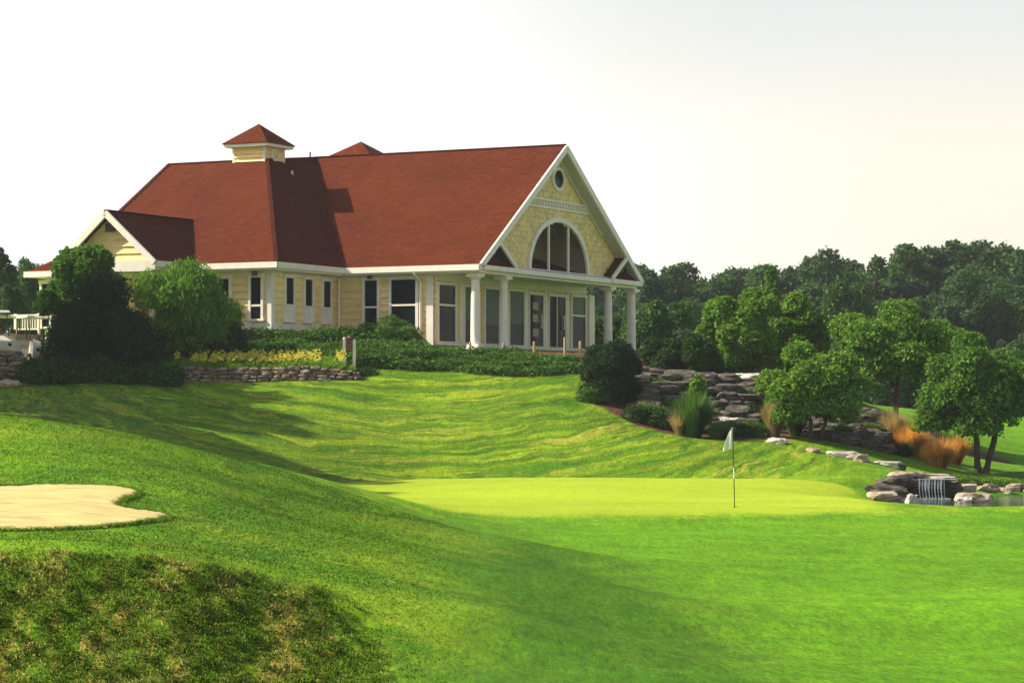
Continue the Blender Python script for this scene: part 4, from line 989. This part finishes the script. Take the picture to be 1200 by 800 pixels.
# low juniper hedge under the huge shrub
def blobmass(name, bl, n, leaf, mat, label, cat=None, kind=None, seed=1, aspect=.35, up=.7, shell=(.6,1.08), group=None):
    rng = np.random.default_rng(seed); V, Fq, r = blobleaves(bl, n, leaf, rng=rng, aspect=aspect, up=up, shell=shell)
    return tag(mkobj(name, np_mesh(name, V, Fq, M[mat], r)), label, cat, group, kind)
bl = []; qr = random.Random(8)
for i in range(26):
    px = 46+i*6.0; Y = 95.4+qr.uniform(-.4,.9); x, y, z = at(px, Y); bl.append(((x, y, z+.22), (qr.uniform(.5,.9), qr.uniform(.5,.8), qr.uniform(.3,.62))))
blobmass('juniper_hedge', bl, 40000, .16, 'leaf_hedge', 'low dark spreading juniper hedge at the foot of the huge shrub', 'hedge', seed=5)
# juniper ground cover
bl = []
for row in range(6):
    Y0 = 98.35+row*.72; px = 262+qr.uniform(0,10)
    while px < (672 if row < 4 else 590 if row < 5 else 500):
        Y = Y0+qr.uniform(-.22,.22)+.25*math.sin(px*.05+row*2); x, y, z = at(px, Y); s = qr.uniform(.5,1.1)
        bl.append(((x, y, z+.05-(.12 if px > 520 else 0)), (s, .34, qr.uniform(.22,.5)*(.75 if px > 500 else 1)))); px += s*F/Y*.9
for i in range(16):
    px = 290+i*9+qr.uniform(-4,4); x, y, z = at(px, 101.4); bl.append(((x,y,z+.15),(.7,.5,.55+qr.uniform(-.1,.08))))
blobmass('juniper_ground_cover', bl, 110000, .17, 'leaf_juniper', 'layered spreading junipers covering the bank below the clubhouse', kind='stuff', seed=6, aspect=.28, up=1.0, shell=(.5,1.2))
bl = []
for i in range(7):
    px = 398+i*6; x, y, z = at(px, 96.7+.1*i); bl.append(((x,y,z+.05),(.35,.3,.16)))
blobmass('creeping_plant', bl, 2500, .08, 'leaf_yew', 'small dark creeping plant at the right end of the stone wall', 'plant', seed=7)
# lily bed
def lily(nL=9000, seed=9):
    rng = np.random.default_rng(seed); px = rng.uniform(203, 414, nL); Y = rng.uniform(96.55, 97.9, nL); x = (px-600)*Y/F
    z = zt_arr(x, Y)+.25*(px < 400); h = rng.uniform(.28,.52,nL)*np.where(px > 390, .7, 1)
    V, Ft, r = blades(np.stack([x,Y,z],1), h, .035, rng.uniform(.4,1.1,nL), rng=rng, curve=.4)
    tag(mkobj('lily_leaves', np_mesh('lily_leaves', V, Ft, M['flower_leaf'], r)), 'strappy light green lily leaves above the stone wall', 'plants', kind='stuff')
    m_ = 760; px = rng.uniform(204, 405, m_); Y = rng.uniform(96.6, 97.9, m_); x = (px-600)*Y/F; z = zt_arr(x, Y)+.25+rng.uniform(.38,.55,m_)
    dens = np.sin(px*.11)+np.sin(px*.043+1) > -1.5; x, Y, z = x[dens], Y[dens], z[dens]; m_ = len(x)
    C = np.repeat(np.stack([x,Y,z],1), 4, 0)+rng.normal(size=(m_*4,3))*.02; nr = unit(rng.normal(size=(m_*4,3))+np.array([0,-.6,.8]))
    V, Fq, r = leafquads(C, nr, np.full(m_*4,.085), .7, rng)
    tag(mkobj('lily_flowers', np_mesh('lily_flowers', V, Fq, M['petal'], r)), 'yellow lily blossoms along the top of the stone wall', 'flowers', kind='stuff')
lily()
# tufted grasses
def tuft(name, px, Y, h, rad, n, mat, label, seed, w=.02, z=None, cat='ornamental grass', group=None):
    """blades fanning out of one root: a dome of leaves of about equal length"""
    rng = np.random.default_rng(seed); x, y, zz = at(px, Y)
    tmax = math.atan2(rad, h*.62); a = rng.uniform(0, 2*np.pi, n); th = tmax*rng.random(n)**.65
    out = np.stack([np.cos(a), np.sin(a), 0*a], 1); L = h*rng.uniform(.55, 1.05, n)*(1-.25*th/tmax)
    r0 = rad*.28*rng.random(n); s = np.stack([-np.sin(a+.8), np.cos(a+.8), 0*a], 1)*w*.5
    b = out*r0[:,None]; d1 = out*np.sin(th*.7)[:,None]+np.array([0,0,1.])*np.cos(th*.7)[:,None]
    d2 = out*np.sin(th*1.35)[:,None]+np.array([0,0,1.])*np.cos(th*1.35)[:,None]
    mid = b+d1*(L*.55)[:,None]; tip = mid+d2*(L*.5)[:,None]+rng.normal(size=(n,3))*.03
    V = np.stack([b-s, b+s, mid+s*.9, mid-s*.9, tip], 1).reshape(-1,3); k = np.arange(n)*5
    Ft = np.concatenate([np.stack([k,k+1,k+2],1), np.stack([k,k+2,k+3],1), np.stack([k+3,k+2,k+4],1)])
    o = mkobj(name, np_mesh(name, V, Ft, M[mat], np.repeat(rng.random(n), 5))); o.location = (x, y, zz-.02); return tag(o, label, cat, group)
tuft('ornamental_grass', 1067, 96.0, 1.25, 1.0, 2600, 'orange_grass', 'larger orange plumed grass, left one beside the boulders', 61)
tuft('ornamental_grass', 1100, 94.2, 1.15, 1.0, 2600, 'orange_grass', 'smaller round orange grass clump in front of the multi stemmed tree', 62)
tuft('ornamental_grass', 1120, 97.2, 1.15, .6, 1800, 'orange_grass', 'brownish orange grass half hidden behind the round orange clump', 63)
tuft('ornamental_grass', 1047, 97.0, 1.45, .55, 1500, 'tan_grass', 'tall tan grass at the left of the orange grasses', 64)
tuft('ornamental_grass', 1075, 97.6, 1.5, .4, 900, 'flower_leaf', 'yellow green grass tips above the larger orange grass', 65)
tuft('ornamental_grass', 908, 93.2, 1.35, .5, 1700, 'tan_grass', 'tall tan grass clump left of the low round tree', 66)
tuft('ornamental_grass', 932, 93.9, 1.2, .55, 1700, 'reed', 'dark green grass clump behind the low round tree stems', 67)
tuft('ornamental_grass', 1060, 94.9, .6, .5, 1200, 'leaf_yew', 'small dark tuft at the foot of the larger orange grass', 68)
tuft('reed_clump', 813, 91.9, 1.65, .8, 1500, 'reed', 'tall green reed clump in front of the layered dark ledge', 69, w=.055, cat='reeds')
tuft('reed_clump', 797, 91.8, 1.0, .5, 700, 'tan_grass', 'short tan reeds at the left foot of the tall reed clump', 70, cat='reeds')
tuft('reed_clump', 842, 91.8, .7, .8, 1500, 'reed', 'low green tuft right of the tall reed clump', 71, cat='reeds')
blobmass('leafy_plant', [((at(818,92.4)[0], 92.4, at(818,92.4)[2]+1.45),(.3,.3,.55))], 1600, .13, 'leaf_light', 'leafy bright stem top rising out of the reed clump', 'plant', seed=12, aspect=.4)
for i, (px, Y, s) in enumerate(((690,94.6,.45),(745,93.0,.5),(757,93.4,.6),(772,92.9,.5),(783,93.6,.45),(858,92.6,.5),(880,93.2,.45),(762,95.2,.45),(776,95.0,.55),(824,94.8,.5),(838,95.6,.45),(858,95.2,.5),(875,95.6,.4),(790,97.2,.5),(768,97.0,.5),(850,97.0,.5),(868,97.6,.6),(884,96.4,.6),(832,97.8,.4),(781,96.0,.45),(995,98.2,.6),(1025,98.2,.6),(975,96.0,.4),(985,95.3,.5),(1015,96.8,.5),(965,98.2,.6))):
    x, y, z = at(px, Y)
    blobmass('low_plant', [((x, y, z+s*.3),(s*.95,s*.7,s*.75)), ((x+.4, y+.1, z+s*.3),(s*.7,s*.6,s*.55))], 2600, .09, 'leaf_yew' if i % 2 else 'leaf_mid', 'small leafy plant among the rocks beside the lawn edge', 'plant', seed=80+i, group='small plants among the ledge rocks')
rr2 = np.random.default_rng(5)
bl = [((at(px, Y)[0], Y, at(px, Y)[2]+.05), (.6,.5,.2)) for px, Y in zip(np.linspace(1120,1330,26), np.linspace(88.6,91.0,26))]
blobmass('pond_bank_plants', bl, 12000, .08, 'leaf_light', 'low leafy plants trailing along the far bank of the pond', kind='stuff', seed=13, aspect=.5)
# ------------------------------------------------------------------ far wood
protos = []
spec = [((3.4,3.2,5.6),16,'leaf_forest'),((4.2,3.8,5.2),18,'leaf_forest'),((3.0,3.0,6.2),15,'leaf_forest'),((3.8,3.5,5.8),20,'leaf_forest2'),((3.3,3.1,5.0),17,'leaf_forest2')]
rows = []
front = [(752,305),(788,309),(820,321),(850,308),(893,305),(932,309),(968,296),(1008,293),(1034,304),(1068,281),(1100,275),(1130,284),(1160,283),(1188,277),(1222,281),(1260,287),(1300,280)]
lbls = ['far wood tree showing first beside the gable foot','rounded far wood tree over the olive porch side tree','short far wood tree in the dip of the skyline','far wood tree right of the skyline dip','far wood tree above the bright round tree','far wood tree above the half hidden light tree','tall far wood tree left of the pale young tree','tall far wood tree right behind the pale young tree','far wood tree in the notch left of the highest crowns','high far wood tree over the wide spreading tree','highest tree of the far wood','high far wood tree just right of the highest crown','far wood tree rising above the multi stemmed tree','tall far wood tree near the right edge','far wood tree cut by the right edge of the view','far wood tree outside right of the pond','far wood tree farthest right']
for i, ((px, py), lb) in enumerate(zip(front, lbls)):
    Y = 212+((i*37) % 17)-8; x, y, z = at(px, Y); h = (H-py)*Y/F-z
    rad, nb, mt = spec[i % 5]; k = h/15.5; 
    if i < 5:
        pr_ = make_tree('forest_tree', (x,y,z), lb, 'tree', 15.5, rad, mt, n=22000, leaf=.36, nb=nb+12, seed=100+i, r0=.3, crown_z=15.5-rad[2]*1.12, group='trees of the far wood', bottom=-.9, sub=(.22,.36), barkmat='bark_pale'); protos.append(pr_)
        pr_.scale = (k*1.15, k*1.15, k)
    else:
        copy_tree(protos[i % 5], (x,y,z), rz=i*1.7, scale=(k*1.12, k*1.12, k), label=lb)
q5 = random.Random(5)
def filler(px, Y, pyt, k=None):
    x, y, z = at(px, Y); h = (H-pyt)*Y/F-z; s = h/15.5; copy_tree(protos[q5.randrange(5)], (x,y,z), rz=q5.uniform(0,6), scale=(max(s*1.2,.75),max(s*1.2,.75),s), label=k)
for i, px in enumerate(range(690, 1330, 34)): filler(px+q5.uniform(-8,8), 196+q5.uniform(-6,6), 352-max(0,(px-960)*.13)+q5.uniform(-10,12), 'lower dark tree standing in the front rank of the far wood')
for i, px in enumerate(range(662, 1340, 27)): filler(px+q5.uniform(-8,8), 236+q5.uniform(-5,5), np.interp(px, [f[0] for f in front], [f[1] for f in front])+6, 'back rank tree filling the skyline of the far wood')
for i, px in enumerate(range(700, 1380, 17)):
    Y = 182+(i % 3)*5; x, y, z = at(px+q5.uniform(-6,6), Y); s = q5.uniform(.42,.58)
    copy_tree(protos[q5.randrange(5)], (x,y,z-1.7), rz=q5.uniform(0,6), scale=(s*1.05,s*1.05,s), label='low dark undergrowth tree along the foot of the far wood')
for px, Y, pyt, lb in ((-6,140,283,'dark tall tree at the left edge behind the golf carts'),(33,150,296,'lighter green tree between the left edge tree and the low wing'),(52,165,305,'small tree top just over the low wing roof'),(14,128,330,'bushy lower tree right above the golf carts'),(-60,140,300,'tree outside the left edge')):
    x, y, z = at(px, Y); h = (H-pyt)*Y/F-z; s = h/15.5; copy_tree(protos[3 if 'lighter' in lb or 'small' in lb else 0], (x,y,z), rz=px*.1, scale=(s*.72+.05,s*.72+.05,s), label=lb)
for X_, Y_, h_, lb in ((-27.5,96.3,15,'tall tree left of the view shading the top of the left slope'),(-25.5,90.5,15,'tall tree left of the view shading the middle of the left slope'),(-24,84.5,14.5,'tall tree left of the view shading the lower left slope'),(-22,78.5,14,'tall tree left of the view shading the hollow behind the left mound')):
    copy_tree(protos[int(Y_) % 5], (X_, Y_, zt(X_, Y_)-.3), rz=X_, scale=(h_/15.5*.95, h_/15.5*.95, h_/15.5), label=lb)
for o in ALLOBJ():
    if o.get('group') == 'trees of the far wood' and o.location.y < 170: del o['group']
# ------------------------------------------------------------------ flagstick
fx, fy, fz = hit(861, 594, 70)
fl = empty('flagstick', (fx, fy, fz), 0, 'golf flagstick with limp white flag standing in the hole on the putting green', 'golf flag')
MB().tube([(0,0,-.1),(-.02,0,.75)],[.013,.013],8).build('lower_pole', M['metal_dark'], fl)
MB().tube([(-.02,0,.752),(-.03,0,1.05)],[.013,.012],8).build('white_band', M['white'], fl)
MB().tube([(-.03,0,1.052),(-.05,0,2.1)],[.012,.011],8).build('upper_pole', M['metal_dark'], fl)
V_ = []; nU, nV = 9, 12
for j in range(nV):
    for i in range(nU):
        u, v = i/(nU-1), j/(nV-1)
        wd = .05+.22*v**.8; V_.append((-.055-u*wd, .05*math.sin(u*9+v*3)*(.4+v), 2.1-.56*v-u*.07+.02*math.sin(u*7)))
Fq = [(j*nU+i, j*nU+i+1, (j+1)*nU+i+1, (j+1)*nU+i) for j in range(nV-1) for i in range(nU-1)]
me = np_mesh('flag', V_, Fq, M['flag'], smooth=True); fo = mkobj('flag', me, fl); so = fo.modifiers.new('s', 'SOLIDIFY'); so.thickness = .006
mb = MB(); mb.tube([(0,0,.006),(0,0,.012)],[.06,.06],16); mb.build('hole_cup', M['black'], fl)
# ------------------------------------------------------------------ stakes and box stand
for px, pyb, h_, lb in ((551,411,.33,'short wooden stake left of the corner porch column'),(590,413,.36,'short wooden stake in front of the second porch column'),(626,415,.48,'wooden stake between the second column and the glass doors'),(662,421,.82,'tall wooden stake in front of the glass doors'),(680,412,.4,'wooden stake beside the near black shrub'),(752.5,423,.55,'wooden stake right of the last porch column')):
    Y = 101.6 if px < 700 else 101.8
    x, y, z = at(px, Y); zz = (H-pyb)*Y/F; zz = min(zz, z) if abs(zz-z) < .5 else z
    top = (H-(pyb-h_*F/Y))*Y/F
    mb = MB(); mb.tube([(0,0,-.1),(0,0,max(.3, top-z)-.05),(0,0,max(.3, top-z))],[.05,.05,.035],8); o = mb.build('wooden_stake', M['wood_post'], smooth=False); o.location = (x,y,z); tag(o, lb, 'stake', 'wooden stakes along the porch')
x, y, z = at(409, 98.0)
e = empty('ball_washer_stand', (x,y,z), 0, 'brown box held between two white posts at the end of the lily bed', 'post stand')
zt_b = (H-395)*98/F-z
for q_x, zt2, zb2 in ((-.17, zt_b-.05, -.2),(.19, zt_b-.12, -.35)): MB().box(q_x-.055,q_x+.055,-.055,.055,zb2,zt2).tube([(q_x,0,zt2),(q_x,0,zt2+.05)],[.06,.02],8).build('post', M['white'], e)
MB().box(-.11,.13,-.1,.1,zt_b-.5,zt_b-.02).build('box', M['wood_brown'], e)
MB().tube([(.02,0,zt_b-.02),(.02,0,zt_b+.06)],[.1,.04],10).build('box_lid', M['wood_brown'], e)
x, y, z = at(278, 100.6); mb = MB(); zc = (H-373)*100.6/F
mb.box(-.16,.16,-.12,.12,-.1,zc-z+.14); o = mb.build('utility_box', M['wood_brown']); o.location = (x,y,z)
MB().box(-.19,.19,-.15,.15,zc-z+.143,zc-z+.18).build('box_lid', M['wood_brown'], o); tag(o, 'small brown wooden box against the wall beside the weeping tree', 'box')
x, y, z = at(760, 103.0); bl = [((x,y,(H-406)*103/F),(.18,.18,.14))]
blobmass('red_flowers', bl, 300, .08, 'petal', 'small bunch of red flowers beside the stake by the porch', 'flowers', seed=3).data.materials[0] = M['red']
x, y, z = at(760, 103.0); o = tuft('flower_stems', 760, 103.0, (H-408)*103/F-z, .2, 120, 'reed', 'green stems carrying the red flowers by the porch', 99, cat='plant')
# bark lying chips at mulch edge: small orange leaves
# ------------------------------------------------------------------ golf carts
def cart():
    e = empty('golf_cart', (0,0,0), 0, 'cart', 'golf cart', 'parked golf carts')
    b = MB(); pr_ = [(-.55,-1.15,.28),(-.55,-1.2,.5),(-.5,-1.12,.72),(-.46,-.75,.92),(-.46,-.55,.92),(-.5,-.5,.34),(-.55,.15,.34),(-.55,.15,.66),(-.55,.95,.66),(-.55,1.15,.55),(-.55,1.15,.3)]
    b.prism([(p[0],p[1],p[2]) for p in pr_], (1.1,0,0)); b.build('body', M['cart_white'], e)
    s = MB(); s.box(-.5,.5,.16,.62,.67,.8); s.build('seat', M['cart_seat'], e)
    s = MB(); s.prism([(-.5,.6,.84),(-.5,.7,.84),(-.5,.78,1.2),(-.5,.7,1.2)],(1,0,0)); s.build('backrest', M['cart_seat'], e)
    r = MB(); r.prism([(-.56,-.75,1.78),(-.56,-.6,1.86),(-.56,.75,1.86),(-.56,.9,1.78)],(1.12,0,0)); r.build('roof', M['cart_white'], e)
    for sx_ in (-.5,.5):
        MB().tube([(sx_,-.72,.9),(sx_*.98,-.58,1.78)],[.022,.022],6).build('roof_post', M['metal_dark'], e)
        MB().tube([(sx_,.8,.66),(sx_*.98,.74,1.78)],[.022,.022],6).build('roof_post', M['metal_dark'], e)
        for yy_ in (-.82,.78):
            wmb = MB(); wmb.tube([(sx_-.09,yy_,.23),(sx_-.085,yy_,.23),(sx_+.085,yy_,.23),(sx_+.09,yy_,.23)],[.18,.23,.23,.18],18); wo = wmb.build('wheel', M['black'], e)
            MB().tube([(sx_-.1,yy_,.23),(sx_+.1,yy_,.23)],[.11,.11],12).build('rim', M['cart_white'], wo)
        MB().tube([(sx_*.7,-1.17,.58),(sx_*.7,-1.2,.58)],[.07,.06],10).build('headlight', M['glass'], e)
    MB().tube([(-.22,-.5,.85),(-.22,-.28,1.05)],[.02,.02],6).build('steering_column', M['metal_dark'], e)
    wv_ = MB(); ring = [(-.22+.16*math.cos(a), -.27+.05*math.sin(a), 1.06+.15*math.sin(a)) for a in np.linspace(0, 2*math.pi, 17)]; wv_.tube(ring, [.016]*17, 6, cap=False); wv_.build('steering_wheel', M['black'], e)
    for q, c in ((-.25,'wood_brown'),(.25,'metal_dark')):
        MB().tube([(q,.98,.5),(q,1.08,1.35)],[.13,.15],10).build('golf_bag', M[c], e)
    return e
c0 = cart(); x, y, z = at(43, 100.9); z -= .2; c0.location = (x,y,z); c0.rotation_euler = (0,0,.5); c0['label'] = 'white golf cart nearest the huge dark shrub'
x, y, z = at(12, 101.9); z -= .2; copy_tree(c0, (x,y,z), .35, label='white golf cart second from the huge dark shrub')
x, y, z = at(-14, 101.2); copy_tree(c0, (x,y,z), .6, label='golf cart cut off by the left edge')
# ------------------------------------------------------------------ sky, sun, haze, camera
EL = math.radians(39); sh_ = Vector((-.992,.06,0)).normalized(); sd_ = Vector((sh_.x*math.cos(EL), sh_.y*math.cos(EL), math.sin(EL)))
w = bpy.data.worlds.new('World'); S.world = w; w.use_nodes = True; nt = w.node_tree
for n in list(nt.nodes): nt.nodes.remove(n)
N = NT(nt)
sky = N.n('ShaderNodeTexSky', sky_type='NISHITA'); sky.sun_disc = False; sky.sun_elevation = EL; sky.sun_rotation = math.atan2(sd_.x, sd_.y); sky.dust_density = 4.0
tc = N.n('ShaderNodeTexCoord').outputs['Generated']; sp = N.n('ShaderNodeSeparateXYZ', {'Vector': tc})
cl = N.noise(N.n('ShaderNodeMapping', {'Vector': tc, 'Scale': (2.2,2.2,7)}).outputs[0], 1.6, 5, .55)
side = N.ramp(sp.outputs[0], -.05, .16)
haze = N.mix(side, (.72,.72,.71), (.635,.60,.50))
up = N.math('MULTIPLY', N.ramp(sp.outputs[2], .085, .155), N.ramp(sp.outputs[0], -.10, .10, .15, 1))
haze = N.mix(up, haze, (.50,.515,.51))
haze = N.mix(N.math('MULTIPLY', N.ramp(cl, .52, .75, 0, .5), side), haze, (.58,.535,.45))
haze = N.mix(N.ramp(sp.outputs[2], -.04, -.01), (.06,.09,.03), haze)
b1 = N.n('ShaderNodeBackground', {'Color': sky.outputs[0], 'Strength': .09}); b2 = N.n('ShaderNodeBackground', {'Color': haze, 'Strength': 1.0})
mx = N.n('ShaderNodeMixShader', {0: N.ramp(sp.outputs[2], .16, .42)}); nt.links.new(b2.outputs[0], mx.inputs[1]); nt.links.new(b1.outputs[0], mx.inputs[2])
o = N.n('ShaderNodeOutputWorld'); nt.links.new(mx.outputs[0], o.inputs['Surface'])
sl = bpy.data.lights.new('sun', 'SUN'); sl.energy = 4.7; sl.angle = math.radians(.6); sl.color = (1.0,.92,.76)
so = bpy.data.objects.new('sun', sl); COL.objects.link(so); so.rotation_euler = sd_.to_track_quat('Z', 'Y').to_euler(); so.location = (-40, 60, 60)
cam = bpy.data.cameras.new('camera'); co = bpy.data.objects.new('camera', cam); COL.objects.link(co); S.camera = co
co.location = (0,0,0); co.rotation_euler = (math.pi/2, 0, 0)
cam.sensor_width = 36; cam.lens = 36*F/1200; cam.shift_y = (H-400)/1200; cam.clip_end = 6000; cam.clip_start = .1
mh, nh = new_mat('haze'); NH = NT(nh)
pv = NH.n('ShaderNodeVolumePrincipled', {'Color': (.80,.86,.92,1), 'Density': .00025, 'Anisotropy': .3})
oh = NH.n('ShaderNodeOutputMaterial'); nh.links.new(pv.outputs[0], oh.inputs['Volume'])
hz = MB().box(-700,700,-40,2700,-6,34).build('haze', mh); tag(hz, 'thin even summer haze over the course', kind='stuff')
S.view_settings.view_transform = 'Standard'; S.view_settings.look = 'None'; S.view_settings.exposure = 0.75; S.view_settings.gamma = 1
S.render.engine = 'CYCLES'; S.cycles.volume_bounces = 0; S.cycles.transparent_max_bounces = 8
